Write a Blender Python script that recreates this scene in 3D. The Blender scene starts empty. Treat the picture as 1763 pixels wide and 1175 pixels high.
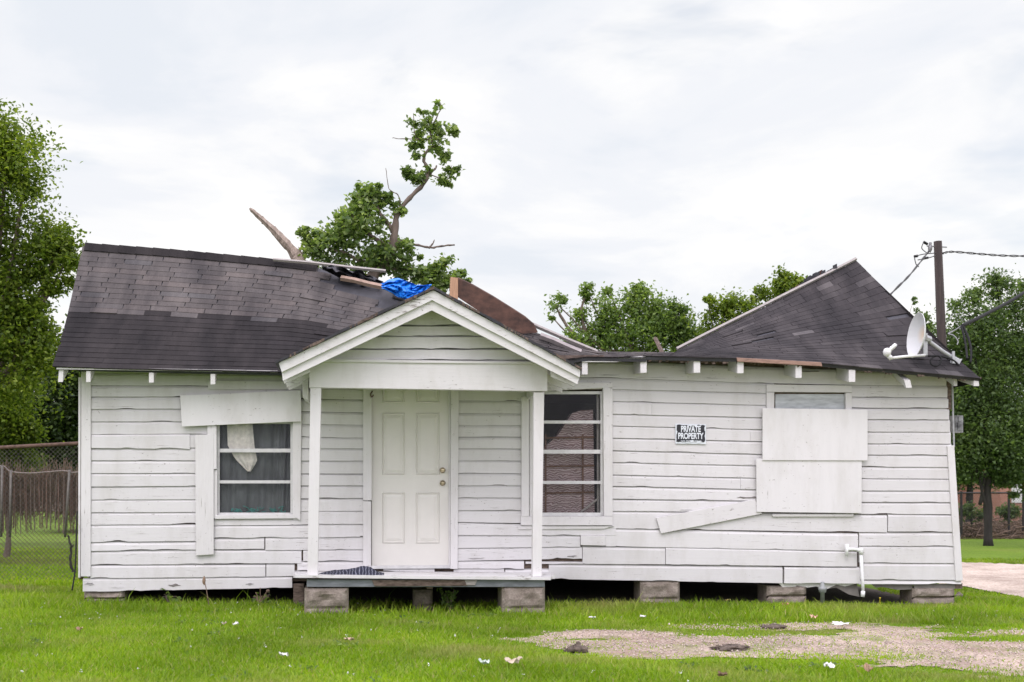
import bpy, math, random
import numpy as np
from mathutils import Vector, Matrix
R = math.radians
random.seed(7); RNG = np.random.default_rng(7)
SC = bpy.context.scene
COL = SC.collection

# ---------------------------------------------------------------- camera
F, CX, HY, CAMH, D, TH = 2102.0, 881.5, 850.0, 1.30, 14.5, R(7)
cd = bpy.data.cameras.new('camera'); cam = bpy.data.objects.new('camera', cd); COL.objects.link(cam)
cam.location = (0, -D, CAMH); cam.rotation_euler = (R(90), 0, -TH)
cd.lens = F / 1763 * 36; cd.sensor_width = 36; cd.sensor_fit = 'HORIZONTAL'
cd.shift_y = (HY - 587.5) / 1763; cd.clip_end = 2000; cd.clip_start = 0.1
cd.dof.use_dof = True; cd.dof.focus_distance = 14.4; cd.dof.aperture_fstop = 3.2
SC.camera = cam
SC.view_settings.view_transform = 'Standard'; SC.view_settings.look = 'None'
SC.view_settings.exposure = 0.22; SC.view_settings.gamma = 1.0
SC.cycles.max_bounces = 7; SC.cycles.diffuse_bounces = 4; SC.cycles.transparent_max_bounces = 12

# ---------------------------------------------------------------- world and sun
SUN_EL, SUN_AZ = R(48), R(200)          # azimuth clockwise from +Y: front, a little to the left
w = bpy.data.worlds.new('World'); SC.world = w; w.use_nodes = True
nt = w.node_tree; nt.nodes.clear()
def wn(t, **k):
    n = nt.nodes.new(t)
    for a, b in k.items(): setattr(n, a, b)
    return n
def wmath(op, a, b=None, c=None):
    n = wn('ShaderNodeMath', operation=op)
    for i, v in enumerate((a, b, c)):
        if v is None: continue
        if isinstance(v, (int, float)): n.inputs[i].default_value = v
        else: nt.links.new(v, n.inputs[i])
    return n.outputs[0]
out = wn('ShaderNodeOutputWorld')
sky = wn('ShaderNodeTexSky', sky_type='NISHITA'); sky.sun_disc = False
sky.sun_elevation = SUN_EL; sky.sun_rotation = SUN_AZ; sky.air_density = 1.2; sky.dust_density = 2.0
bg1 = wn('ShaderNodeBackground'); bg1.inputs[1].default_value = 0.12
nt.links.new(sky.outputs[0], bg1.inputs[0])
tc = wn('ShaderNodeTexCoord'); sx = wn('ShaderNodeSeparateXYZ'); nt.links.new(tc.outputs['Generated'], sx.inputs[0])
zz = wmath('MAXIMUM', sx.outputs[2], 0.0)
den = wmath('ADD', zz, 0.30)
cxy = wn('ShaderNodeCombineXYZ')
nt.links.new(wmath('DIVIDE', sx.outputs[0], den), cxy.inputs[0])
nt.links.new(wmath('DIVIDE', sx.outputs[1], den), cxy.inputs[1])
nt.links.new(wmath('MULTIPLY', sx.outputs[2], 1.6), cxy.inputs[2])
def wnoise(scale, detail, rough, off):
    m = wn('ShaderNodeMapping'); m.inputs['Location'].default_value = off
    nt.links.new(cxy.outputs[0], m.inputs[0])
    n = wn('ShaderNodeTexNoise'); n.inputs['Scale'].default_value = scale
    n.inputs['Detail'].default_value = detail; n.inputs['Roughness'].default_value = rough
    n.inputs['Distortion'].default_value = 0.5
    nt.links.new(m.outputs[0], n.inputs['Vector']); return n.outputs['Fac']
def wramp(fac, stops):
    r = wn('ShaderNodeValToRGB'); e = r.color_ramp
    e.elements[0].position, e.elements[0].color = stops[0]
    e.elements[1].position, e.elements[1].color = stops[-1]
    for p, c in stops[1:-1]:
        q = e.elements.new(p); q.color = c
    e.interpolation = 'EASE'
    nt.links.new(fac, r.inputs[0]); return r.outputs[0]
n1 = wnoise(1.9, 8, 0.55, (3.1, 1.7, 0.4))
cl = wramp(n1, [(0.35, (.82, .855, .91, 1)), (0.45, (.90, .915, .95, 1)), (0.52, (.975, .975, .98, 1)), (0.585, (1.08, 1.065, 1.05, 1))])
up = wn('ShaderNodeMapRange'); up.interpolation_type = 'SMOOTHSTEP'
up.inputs[1].default_value = 0.36; up.inputs[2].default_value = 0.95; up.inputs[3].default_value = 0.88; up.inputs[4].default_value = 2.0
nt.links.new(sx.outputs[2], up.inputs[0])
# the overcast is brighter towards the veiled sun and the zenith, and a little cooler there than near the horizon
dotn = wn('ShaderNodeVectorMath', operation='DOT_PRODUCT'); nt.links.new(tc.outputs['Generated'], dotn.inputs[0])
dotn.inputs[1].default_value = (math.sin(SUN_AZ) * math.cos(SUN_EL), math.cos(SUN_AZ) * math.cos(SUN_EL), math.sin(SUN_EL))
glow = wn('ShaderNodeMapRange'); glow.interpolation_type = 'SMOOTHSTEP'
glow.inputs[1].default_value = -0.15; glow.inputs[2].default_value = 1.0; glow.inputs[3].default_value = 0.0; glow.inputs[4].default_value = 0.75
nt.links.new(dotn.outputs['Value'], glow.inputs[0])
tint = wn('ShaderNodeMix', data_type='RGBA', blend_type='MULTIPLY'); tint.inputs[7].default_value = (1.0, .945, 1.06, 1)
tf = wn('ShaderNodeMapRange'); tf.inputs[1].default_value = .86; tf.inputs[2].default_value = 1.6; nt.links.new(wmath('ADD', up.outputs[0], glow.outputs[0]), tf.inputs[0])
nt.links.new(tf.outputs[0], tint.inputs[0]); nt.links.new(cl, tint.inputs[6])
bg2 = wn('ShaderNodeBackground'); nt.links.new(tint.outputs[2], bg2.inputs[0]); nt.links.new(wmath('ADD', up.outputs[0], glow.outputs[0]), bg2.inputs[1])
n2 = wnoise(2.6, 5, 0.55, (9.3, 4.2, 1.0))
cov = wramp(n2, [(0.30, (.72,)*3 + (1,)), (0.47, (.97,)*3 + (1,))])
mx = wn('ShaderNodeMixShader'); nt.links.new(cov, mx.inputs[0])
nt.links.new(bg1.outputs[0], mx.inputs[1]); nt.links.new(bg2.outputs[0], mx.inputs[2])
nt.links.new(mx.outputs[0], out.inputs[0])

sd = bpy.data.lights.new('sun', 'SUN'); sun = bpy.data.objects.new('sun', sd); COL.objects.link(sun)
sd.energy = 0.8; sd.angle = R(28); sd.color = (1.0, .935, .935)
sdir = Vector((math.sin(SUN_AZ) * math.cos(SUN_EL), math.cos(SUN_AZ) * math.cos(SUN_EL), math.sin(SUN_EL)))
sun.rotation_euler = sdir.to_track_quat('Z', 'Y').to_euler(); sun.location = sdir * 60

# ---------------------------------------------------------------- pixel to world
FW = Vector((math.sin(TH), math.cos(TH), 0)); RT = Vector((math.cos(TH), -math.sin(TH), 0)); CP = Vector((0, -D, CAMH))
def ray(px, py): return FW + RT * ((px - CX) / F) + Vector((0, 0, (HY - py) / F))
def P(px, py, Y):
    d = ray(px, py); return CP + d * ((Y + D) / d.y)
def mpp(px, Y): return ((Y + D) / ray(px, HY).y) / F
def gz(x, y=0): return -0.013 * min(max(x, -7), 9)
def G(px, py, dz=0):
    d = ray(px, py); z = 0.0
    for _ in range(6):
        p = CP + d * ((z - CAMH) / d.z); z = gz(p.x)
    return p + Vector((0, 0, dz))
def proj(x, y, z):
    rx, ry = x - CP.x, y - CP.y
    dep = rx * FW.x + ry * FW.y
    return CX + F * (rx * RT.x + ry * RT.y) / dep, HY - F * (z - CAMH) / dep, dep
_tab = RNG.random((256, 256))
def vn(x, y, seed=0):
    x = np.asarray(x, float) + seed * 17.3 + 500; y = np.asarray(y, float) + seed * 9.1 + 500
    xi = np.floor(x).astype(int); yi = np.floor(y).astype(int); fx = x - xi; fy = y - yi
    fx = fx * fx * (3 - 2 * fx); fy = fy * fy * (3 - 2 * fy)
    t = lambda a, b: _tab[a % 256, b % 256]
    return (t(xi, yi) * (1 - fx) + t(xi + 1, yi) * fx) * (1 - fy) + (t(xi, yi + 1) * (1 - fx) + t(xi + 1, yi + 1) * fx) * fy
def fbm(x, y, seed=0, o=4):
    s = 0; a = .5
    for i in range(o):
        s = s + a * vn(np.asarray(x) * 2 ** i, np.asarray(y) * 2 ** i, seed + i); a *= .5
    return s / (1 - .5 ** o)

# ---------------------------------------------------------------- materials
class NT:
    def __init__(s, name):
        s.m = bpy.data.materials.new(name); s.m.use_nodes = True; s.t = s.m.node_tree; s.t.nodes.clear()
        s.out = s.n('ShaderNodeOutputMaterial'); s.tc = s.n('ShaderNodeTexCoord')
    def n(s, t, **k):
        q = s.t.nodes.new(t)
        for a, b in k.items(): setattr(q, a, b)
        return q
    def l(s, a, b): s.t.links.new(a, b)
    def set(s, sock, v):
        if isinstance(v, bpy.types.NodeSocket): s.l(v, sock)
        else: sock.default_value = v
    def math(s, op, *a):
        q = s.n('ShaderNodeMath', operation=op)
        for i, v in enumerate(a): s.set(q.inputs[i], v)
        return q.outputs[0]
    def noise(s, scale, detail=4, rough=.55, stretch=(1, 1, 1), off=(0, 0, 0), coord='Object', dist=0):
        m = s.n('ShaderNodeMapping'); m.inputs['Scale'].default_value = stretch; m.inputs['Location'].default_value = off
        s.l(s.tc.outputs[coord], m.inputs[0])
        q = s.n('ShaderNodeTexNoise'); q.inputs['Scale'].default_value = scale; q.inputs['Detail'].default_value = detail
        q.inputs['Roughness'].default_value = rough; q.inputs['Distortion'].default_value = dist
        s.l(m.outputs[0], q.inputs['Vector']); return q.outputs['Fac']
    def island(s): return s.n('ShaderNodeNewGeometry').outputs['Random Per Island']
    def ramp(s, fac, stops, interp='LINEAR'):
        r = s.n('ShaderNodeValToRGB'); e = r.color_ramp; e.interpolation = interp
        c4 = lambda c: tuple(c) + (1,) if hasattr(c, '__len__') else (c, c, c, 1)
        e.elements[0].position = stops[0][0]; e.elements[0].color = c4(stops[0][1])
        e.elements[1].position = stops[-1][0]; e.elements[1].color = c4(stops[-1][1])
        for p, c in stops[1:-1]:
            q = e.elements.new(p); q.color = c4(c)
        s.l(fac, r.inputs[0]); return r.outputs[0]
    def mix(s, fac, a, b, mode='MIX'):
        q = s.n('ShaderNodeMix', data_type='RGBA', blend_type=mode)
        s.set(q.inputs[0], fac)
        for sock, v in ((q.inputs[6], a), (q.inputs[7], b)):
            if isinstance(v, bpy.types.NodeSocket): s.l(v, sock)
            else: sock.default_value = tuple(v) + (1,) if len(v) == 3 else v
        return q.outputs[2]
    def mul(s, a, val):
        q = s.n('ShaderNodeMix', data_type='RGBA', blend_type='MULTIPLY'); q.inputs[0].default_value = 1
        s.l(a, q.inputs[6]) if isinstance(a, bpy.types.NodeSocket) else setattr(q.inputs[6], 'default_value', tuple(a) + (1,))
        s.l(val, q.inputs[7]); return q.outputs[2]
    def bump(s, h, strength=.3, dist=.01):
        q = s.n('ShaderNodeBump'); q.inputs['Strength'].default_value = strength; q.inputs['Distance'].default_value = dist
        s.l(h, q.inputs['Height']); return q.outputs[0]
    def pbr(s, col, rough=.6, metal=0, normal=None, spec=.5):
        b = s.n('ShaderNodeBsdfPrincipled')
        if isinstance(col, bpy.types.NodeSocket): s.l(col, b.inputs['Base Color'])
        else: b.inputs['Base Color'].default_value = tuple(col) + (1,)
        s.set(b.inputs['Roughness'], rough); b.inputs['Metallic'].default_value = metal
        b.inputs['Specular IOR Level'].default_value = spec
        if normal: s.l(normal, b.inputs['Normal'])
        s.l(b.outputs[0], s.out.inputs[0]); return s.m

def paint(name, base, wear=.625, grime=.10, wood=(.20, .175, .15), islandvar=.07, streak=(1.3, 1, 34)):
    t = NT(name)
    isl = t.island()
    big = t.noise(.9, 5, .6)
    dirt = t.noise(3.5, 6, .65, (1, 1, .35), (4, 1, 2))
    v = t.math('ADD', t.math('MULTIPLY', isl, islandvar), 1 - islandvar)
    v = t.math('MULTIPLY', v, t.math('ADD', t.math('MULTIPLY', big, grime), 1 - grime * .5))
    c = t.mul(base, v)
    c = t.mix(t.ramp(dirt, [(.47, 0.), (.75, .62)]), c, tuple(b * k for b, k in zip(base, (.74, .73, .68))))
    off = t.n('ShaderNodeMapping'); cmb = t.n('ShaderNodeCombineXYZ')
    t.l(t.math('MULTIPLY', isl, 37.0), cmb.inputs[0]); t.l(t.tc.outputs['Object'], off.inputs[0]); t.l(cmb.outputs[0], off.inputs['Location'])
    off.inputs['Scale'].default_value = streak
    g = t.n('ShaderNodeTexNoise'); g.inputs['Scale'].default_value = 3.2; g.inputs['Detail'].default_value = 8; g.inputs['Roughness'].default_value = .66
    t.l(off.outputs[0], g.inputs['Vector']); g = g.outputs['Fac']
    area = t.noise(1.6, 4, .6, off=(7, 3, 9))
    flake = t.math('MULTIPLY', t.ramp(g, [(wear, 0.), (wear + .035, 1.)]), t.ramp(area, [(.50, .0), (.60, 1.)]))
    spot = t.noise(26, 3, .6, (1, 1, 1.8), (2, 2, 5))
    flake = t.math('MAXIMUM', flake, t.math('MULTIPLY', t.ramp(spot, [(.68, 0.), (.705, .8)]), t.ramp(area, [(.42, 0.), (.55, 1.)])))
    c = t.mix(flake, c, wood)
    c = t.mix(t.ramp(g, [(.42, 0.), (.62, .12)]), c, tuple(b * .72 for b in base))
    h = t.math('SUBTRACT', t.math('MULTIPLY', g, .8), t.math('MULTIPLY', flake, .6))
    return t.pbr(c, .55, 0, t.bump(h, .35, .006), .35)

def plain(name, col, rough=.6, metal=0, var=.25, scale=8, bump=.2, stretch=(1, 1, 1), islandvar=0.0, col2=None):
    t = NT(name); n = t.noise(scale, 6, .6, stretch)
    lo = tuple(c * (1 - var) for c in col); hi = col2 or tuple(min(1, c * (1 + var)) for c in col)
    c = t.ramp(n, [(.3, lo), (.7, hi)])
    if islandvar: c = t.mul(c, t.math('ADD', t.math('MULTIPLY', t.island(), islandvar * 2), 1 - islandvar))
    return t.pbr(c, rough, metal, t.bump(n, bump, .01))

def foliage(name, stops, trans=.35, rough=.55, clump=1.1):
    t = NT(name)
    c = t.ramp(t.island(), stops)
    pn = t.noise(clump, 3, .5)
    c = t.mul(c, t.ramp(pn, [(.3, (.62, .66, .6)), (.5, (.95, .95, .95)), (.72, (1.35, 1.28, 1.1))]))
    b = t.n('ShaderNodeBsdfPrincipled'); t.l(c, b.inputs['Base Color']); b.inputs['Roughness'].default_value = rough
    b.inputs['Specular IOR Level'].default_value = .3
    tr = t.n('ShaderNodeBsdfTranslucent')
    t.l(t.mul(c, t.ramp(t.island(), [(0, (1.5, 1.5, .7)), (1, (1.25, 1.35, .6))])), tr.inputs[0])
    m = t.n('ShaderNodeMixShader'); m.inputs[0].default_value = trans
    t.l(b.outputs[0], m.inputs[1]); t.l(tr.outputs[0], m.inputs[2]); t.l(m.outputs[0], t.out.inputs[0])
    return t.m

def shingle(name, stops):
    t = NT(name); c = t.ramp(t.island(), stops)
    gr = t.noise(160, 2, .6); st = t.noise(1.3, 5, .6, (1.4, .5, .5))
    c = t.mul(c, t.ramp(gr, [(.3, (.72,) * 3), (.7, (1.3,) * 3)]))
    c = t.mul(c, t.ramp(st, [(.35, (.66, .66, .68)), (.65, (1.25, 1.22, 1.18))]))
    st2 = t.noise(2.2, 5, .65, (1.6, .25, .25), (3, 1, 4)); c = t.mul(c, t.ramp(st2, [(.36, (.70, .70, .71)), (.6, (1.12, 1.11, 1.10))]))
    return t.pbr(c, .95, 0, t.bump(gr, .4, .004), .18)

def glass_mat():
    t = NT('dusty_glass')
    tr = t.n('ShaderNodeBsdfTransparent'); tr.inputs[0].default_value = (.88, .89, .89, 1)
    gl = t.n('ShaderNodeBsdfGlossy'); gl.inputs['Roughness'].default_value = .04; gl.inputs[0].default_value = (.9, .92, .95, 1)
    df = t.n('ShaderNodeBsdfDiffuse'); df.inputs[0].default_value = (.6, .62, .62, 1)
    fr = t.n('ShaderNodeFresnel'); fr.inputs[0].default_value = 1.27
    m1 = t.n('ShaderNodeMixShader'); t.l(fr.outputs[0], m1.inputs[0]); t.l(tr.outputs[0], m1.inputs[1]); t.l(gl.outputs[0], m1.inputs[2])
    d = t.ramp(t.noise(5, 6, .7, (1, 1, .5)), [(.45, .0), (.62, .012), (.76, .10)])
    s = t.ramp(t.noise(60, 2, .5), [(.76, 0.), (.80, .6)])
    m2 = t.n('ShaderNodeMixShader'); t.l(t.math('MAXIMUM', d, s), m2.inputs[0]); t.l(m1.outputs[0], m2.inputs[1]); t.l(df.outputs[0], m2.inputs[2])
    t.l(m2.outputs[0], t.out.inputs[0]); return t.m

def stripes(name, base, line, scale, dist, axis='Z', width=.48):
    t = NT(name)
    wv = t.n('ShaderNodeTexWave', wave_type='BANDS', bands_direction=axis); wv.inputs['Scale'].default_value = scale
    wv.inputs['Distortion'].default_value = dist; wv.inputs['Detail'].default_value = .6; wv.inputs['Detail Scale'].default_value = 1.5
    t.l(t.tc.outputs['Object'], wv.inputs[0])
    c = t.mix(t.ramp(wv.outputs['Fac'], [(width, 0.), (width + .18, 1.)]), base, line)
    c = t.mul(c, t.ramp(t.noise(6), [(.3, (.75,) * 3), (.7, (1.15,) * 3)]))
    return t.pbr(c, .85)

M = {}
M['white'] = paint('weathered_white_paint', (.645, .635, .632))
M['trim'] = paint('white_trim_paint', (.655, .642, .638), wear=.64, grime=.08, islandvar=.05, streak=(2, 1, 12))
M['vtrim'] = paint('white_trim_paint_upright', (.655, .642, .638), wear=.62, grime=.08, islandvar=.05, streak=(22, 1, 1.2))
M['porchpaint'] = paint('porch_white_paint', (.655, .642, .638), wear=.61, grime=.09, islandvar=.05, streak=(1.6, 1, 16))
M['barge'] = paint('cracked_white_paint', (.655, .645, .64), wear=.555, grime=.08, islandvar=.05, streak=(2.2, 1, 14))
M['door'] = plain('cream_door_paint', (.66, .645, .60), .45, 0, .05, 2.5, .05)
M['ply'] = paint('white_painted_plywood', (.685, .675, .672), wear=.66, grime=.06, islandvar=.05, streak=(4, 1, .5))
M['gap'] = plain('bare_wood_and_gap_shade', (.20, .19, .185), .9, 0, .3, 2.2, .3, (1, 1, 6), col2=(.58, .57, .565))  # bare wood on peeled patches; on the siding it paints shade into the gaps
M['wood'] = plain('weathered_wood', (.22, .17, .13), .85, 0, .4, 10, .4, (1, 1, 8))
M['palewood'] = plain('pale_bare_wood', (.31, .285, .265), .8, 0, .25, 12, .3, (1, 6, 6))
M['newwood'] = plain('raw_timber', (.40, .235, .14), .75, 0, .2, 10, .2, (8, 8, 1))
M['rustwood'] = plain('wet_brown_plywood', (.060, .028, .019), .8, 0, .6, 6, .4, (1, 1, 1.5), col2=(.115, .055, .037))
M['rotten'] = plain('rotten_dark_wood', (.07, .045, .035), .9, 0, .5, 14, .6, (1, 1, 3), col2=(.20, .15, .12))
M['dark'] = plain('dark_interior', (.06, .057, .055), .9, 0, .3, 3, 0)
M['felt'] = plain('black_tar_felt', (.022, .022, .027), .6, 0, .5, 7, .3)
M['grey_sheet'] = plain('grey_brown_felt', (.17, .155, .145), .8, 0, .3, 6, .3)
M['sh_new'] = shingle('brown_grey_shingles', [(0, (.073, .067, .065)), (.5, (.081, .075, .073)), (.85, (.093, .083, .079)), (1, (.076, .074, .075))])
M['sh_old'] = shingle('dark_purple_shingles', [(0, (.023, .0207, .0213)), (.6, (.026, .0235, .024)), (1, (.030, .027, .0278))])
M['sh_right'] = shingle('dark_grey_shingles', [(0, (.037, .034, .0355)), (.7, (.044, .0405, .042)), (.96, (.055, .051, .052)), (1, (.10, .094, .095))])
M['bark'] = plain('grey_brown_bark', (.13, .10, .08), .9, 0, .45, 9, .7, (1, 1, .3))
M['deadwood'] = plain('dead_pale_wood', (.24, .18, .14), .9, 0, .5, 8, .8, (3, 3, .5), col2=(.42, .34, .28))
M['darkbark'] = plain('dark_bark', (.022, .019, .017), .9, 0, .4, 9, .7, (1, 1, .3))
M['tarp'] = plain('blue_plastic_tarp', (.015, .20, .66), .38, 0, .2, 6, .1)
M['alu'] = plain('pale_aluminium', (.56, .56, .55), .5, .0, .12, 12, .1)
M['glass'] = glass_mat()
M['curtain'] = plain('dark_grey_curtain', (.125, .135, .135), .9, 0, .35, 5, .1, (2, 2, .6))
M['cream_cloth'] = plain('cream_cloth', (.75, .71, .64), .9, 0, .18, 22, .3)
M['teal'] = plain('teal_scrap', (.07, .28, .24), .7, 0, .3, 20, .2)
M['mattress'] = stripes('wavy_striped_ticking', (.215, .14, .135), (.44, .355, .35), 12, 7, 'Z')
M['strap'] = plain('brown_slat', (.12, .06, .035), .8, 0, .3, 12, .2)
M['blanket'] = stripes('navy_striped_cloth', (.014, .016, .034), (.20, .21, .26), 9, 3.0, 'X', .80)
M['steel'] = plain('galvanised_steel', (.20, .20, .205), .5, .3, .2, 16, .1)
M['dishsteel'] = plain('pale_galvanised_mast', (.40, .41, .42), .45, .2, .12, 16, .1)
M['paleplastic'] = plain('pale_grey_plastic', (.66, .66, .65), .5, 0, .08, 10, .05)
M['brass'] = plain('tarnished_brass', (.52, .44, .30), .3, .85, .2, 20, .05)
M['rust'] = plain('rusty_steel', (.10, .055, .040), .85, .1, .4, 14, .3, col2=(.17, .105, .08))
M['chain'] = plain('dull_chain_link_wire', (.13, .12, .105), .6, .3, .3, 12, 0)
M['blackmetal'] = plain('black_fence_metal', (.03, .028, .028), .6, .2, .3, 12, 0)
M['rubber'] = plain('black_cable_rubber', (.010, .010, .011), .9, 0, .3, 12, 0)
M['greycable'] = plain('grey_cable', (.36, .37, .38), .6, 0, .2, 12, 0)
M['pole'] = plain('dark_creosote_pole', (.036, .026, .022), .9, 0, .4, 6, .4, (3, 3, .3))
M['pipe'] = plain('white_painted_pipe', (.74, .75, .74), .45, 0, .07, 10, .05)
M['greypipe'] = plain('grey_green_valve', (.27, .285, .28), .5, .1, .25, 14, .15)
M['signblack'] = plain('black_sign_paint', (.012, .013, .020), .5, 0, .4, 30, .1)
M['signwhite'] = plain('sign_white', (.68, .72, .76), .5, 0, .06, 20, .1)
M['paper'] = plain('dirty_white_paper', (.66, .65, .63), .8, 0, .12, 30, .2)
M['tan'] = plain('tan_dry_leaf', (.36, .24, .15), .8, 0, .3, 30, .3)
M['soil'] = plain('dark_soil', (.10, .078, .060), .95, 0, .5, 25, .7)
M['brick'] = None

def concrete():
    t = NT('rock_face_concrete'); n = t.noise(9, 7, .65); s = t.noise(60, 3, .6)
    c = t.ramp(n, [(.3, (.15, .125, .10)), (.55, (.235, .20, .168)), (.75, (.33, .29, .25))])
    c = t.mul(c, t.ramp(s, [(.3, (.8,) * 3), (.7, (1.2,) * 3)]))
    return t.pbr(c, .9, 0, t.bump(t.math('ADD', n, t.math('MULTIPLY', s, .3)), .7, .02), .2)
M['block'] = concrete()
def brick():
    t = NT('red_brick'); b = t.n('ShaderNodeTexBrick')
    mp = t.n('ShaderNodeMapping'); mp.inputs['Rotation'].default_value = (R(90), 0, 0); t.l(t.tc.outputs['Object'], mp.inputs[0]); t.l(mp.outputs[0], b.inputs[0])
    b.inputs['Color1'].default_value = (.36, .17, .12, 1); b.inputs['Color2'].default_value = (.30, .135, .095, 1); b.inputs['Mortar'].default_value = (.40, .33, .28, 1)
    b.inputs['Scale'].default_value = 4.2; b.inputs['Mortar Size'].default_value = .012
    return t.pbr(b.outputs[0], .9)
M['brick'] = brick()
def dish_mat():
    t = NT('dish_grey'); sp = t.n('ShaderNodeSeparateXYZ'); t.l(t.tc.outputs['Generated'], sp.inputs[0])
    dy = t.math('SUBTRACT', sp.outputs[2], .52); dy = t.math('MULTIPLY', dy, 1.3)
    dx = t.math('SUBTRACT', sp.outputs[1], .45)
    r = t.math('SQRT', t.math('ADD', t.math('MULTIPLY', dy, dy), t.math('MULTIPLY', dx, dx)))
    r = t.math('ADD', r, t.math('MULTIPLY', t.noise(4), .14))
    return t.pbr(t.ramp(r, [(.1, (.66, .53, .38)), (.36, (.60, .61, .61))]), .5)
M['dish'] = dish_mat()
def grass_ground():
    t = NT('lawn_soil'); n = t.noise(.35, 6, .6); f = t.noise(14, 5, .7)
    c = t.ramp(n, [(.3, (.095, .165, .012)), (.55, (.128, .210, .016)), (.75, (.160, .210, .030))])
    c = t.mul(c, t.ramp(f, [(.3, (.55,) * 3), (.7, (1.3,) * 3)]))
    return t.pbr(c, .9, 0, t.bump(f, .6, .05), .2)
M['ground'] = grass_ground()
def gravel(name, a, b, c_, grass=0.0):
    t = NT(name); v = t.n('ShaderNodeTexVoronoi'); v.inputs['Scale'].default_value = 34; t.l(t.tc.outputs['Object'], v.inputs['Vector'])
    bw = t.n('ShaderNodeRGBToBW'); t.l(v.outputs['Color'], bw.inputs[0])
    c = t.ramp(bw.outputs[0], [(.1, a), (.5, b), (.9, c_)])
    n = t.noise(1.2, 6, .65)
    c = t.mul(c, t.ramp(n, [(.3, (.62, .58, .55)), (.6, (1.08, 1.05, 1.02))]))
    if grass: c = t.mix(t.ramp(t.noise(.8, 6, .7, (1, 1.8, 1), (2, 9, 1)), [(.50, 0.), (.66, .6)]), c, (.24, .165, .12))
    n3 = t.noise(2.4, 5, .6, off=(5, 5, 5))
    if grass: c = t.mix(t.ramp(n3, [(.50, 0.), (.66, grass)]), c, (.17, .19, .06))
    return t.pbr(c, .9, 0, t.bump(v.outputs['Distance'], .7, .02), .2)
M['gravel'] = gravel('pinkish_gravel', (.32, .25, .205), (.41, .335, .28), (.52, .445, .385), .7)
M['road'] = gravel('pale_gravel', (.38, .315, .26), (.50, .43, .365), (.60, .53, .46), 0)
M['stone'] = plain('gravel_stone', (.43, .36, .305), .9, 0, .15, 20, .2, islandvar=.32)
M['grass'] = foliage('grass_blades', [(0, (.130, .225, .010)), (.35, (.205, .345, .014)), (.75, (.275, .41, .022)), (.92, (.31, .37, .06)), (1, (.42, .37, .17))], .45, .5, .55)
def dry_grass():
    t = M['grass'].node_tree; L = t.links
    tcn = t.nodes.new('ShaderNodeTexCoord'); mp = t.nodes.new('ShaderNodeMapping'); mp.inputs['Scale'].default_value = (.45, .8, 1); L.new(tcn.outputs['Object'], mp.inputs[0])
    nz = t.nodes.new('ShaderNodeTexNoise'); nz.inputs['Scale'].default_value = 1.1; nz.inputs['Detail'].default_value = 5; L.new(mp.outputs[0], nz.inputs['Vector'])
    rp = t.nodes.new('ShaderNodeValToRGB'); rp.color_ramp.elements[0].position = .52; rp.color_ramp.elements[1].position = .70; rp.color_ramp.elements[1].color = (.75, .75, .75, 1); L.new(nz.outputs['Fac'], rp.inputs[0])
    for b in [n for n in t.nodes if n.type in ('BSDF_PRINCIPLED', 'BSDF_TRANSLUCENT')]:
        lk = b.inputs[0].links[0]; src = lk.from_socket; mx_ = t.nodes.new('ShaderNodeMix'); mx_.data_type = 'RGBA'
        L.new(rp.outputs[0], mx_.inputs[0]); L.new(src, mx_.inputs[6]); mx_.inputs[7].default_value = (.34, .33, .11, 1); L.new(mx_.outputs[2], b.inputs[0])
dry_grass()
M['lf_big'] = foliage('yellow_green_leaves', [(0, (.070, .120, .018)), (.5, (.130, .195, .026)), (1, (.235, .295, .05))], .48, .5, .8)
M['lf_dark'] = foliage('dark_green_leaves', [(0, (.028, .052, .018)), (.6, (.050, .085, .026)), (1, (.09, .13, .036))], .3, .5, .8)
M['lf_mid'] = foliage('mid_green_leaves', [(0, (.085, .145, .045)), (.6, (.155, .235, .066)), (1, (.25, .33, .105))], .52, .5, .8)
M['lf_broken'] = foliage('broad_green_leaves', [(0, (.095, .155, .056)), (.6, (.17, .25, .08)), (1, (.33, .40, .19))], .52, .34, 1.6)
M['lf_right'] = foliage('dull_green_leaves', [(0, (.070, .115, .046)), (.6, (.105, .165, .058)), (1, (.16, .225, .08))], .45, .5, .7)
M['brush'] = plain('dry_brush', (.16, .11, .075), .9, 0, .3, 12, 0, islandvar=.5)

# ---------------------------------------------------------------- object helpers
OFF = {}
def tag(o, label=None, cat=None, group=None, kind=None):
    if label: o['label'] = label
    if cat: o['category'] = cat
    if group: o['group'] = group
    if kind: o['kind'] = kind
    return o
def empty(name, loc, label, cat, group=None):
    o = bpy.data.objects.new(name, None); COL.objects.link(o); o.location = loc; o.empty_display_size = .2
    OFF[o.name] = Vector(loc); return tag(o, label, cat, group)
def link_mesh(name, me, parent=None, origin=None):
    """mesh holds world coordinates"""
    off = OFF[parent.name] if parent else Vector(origin if origin is not None else (0, 0, 0))
    n = len(me.vertices)
    if n and off.length:
        a = np.empty(n * 3, np.float32); me.vertices.foreach_get('co', a)
        a = (a.reshape(-1, 3) - np.array(off, np.float32)).ravel(); me.vertices.foreach_set('co', a); me.update()
    o = bpy.data.objects.new(name, me); COL.objects.link(o)
    if parent: o.parent = parent
    else: o.location = off
    OFF[o.name] = off
    return o
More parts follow.
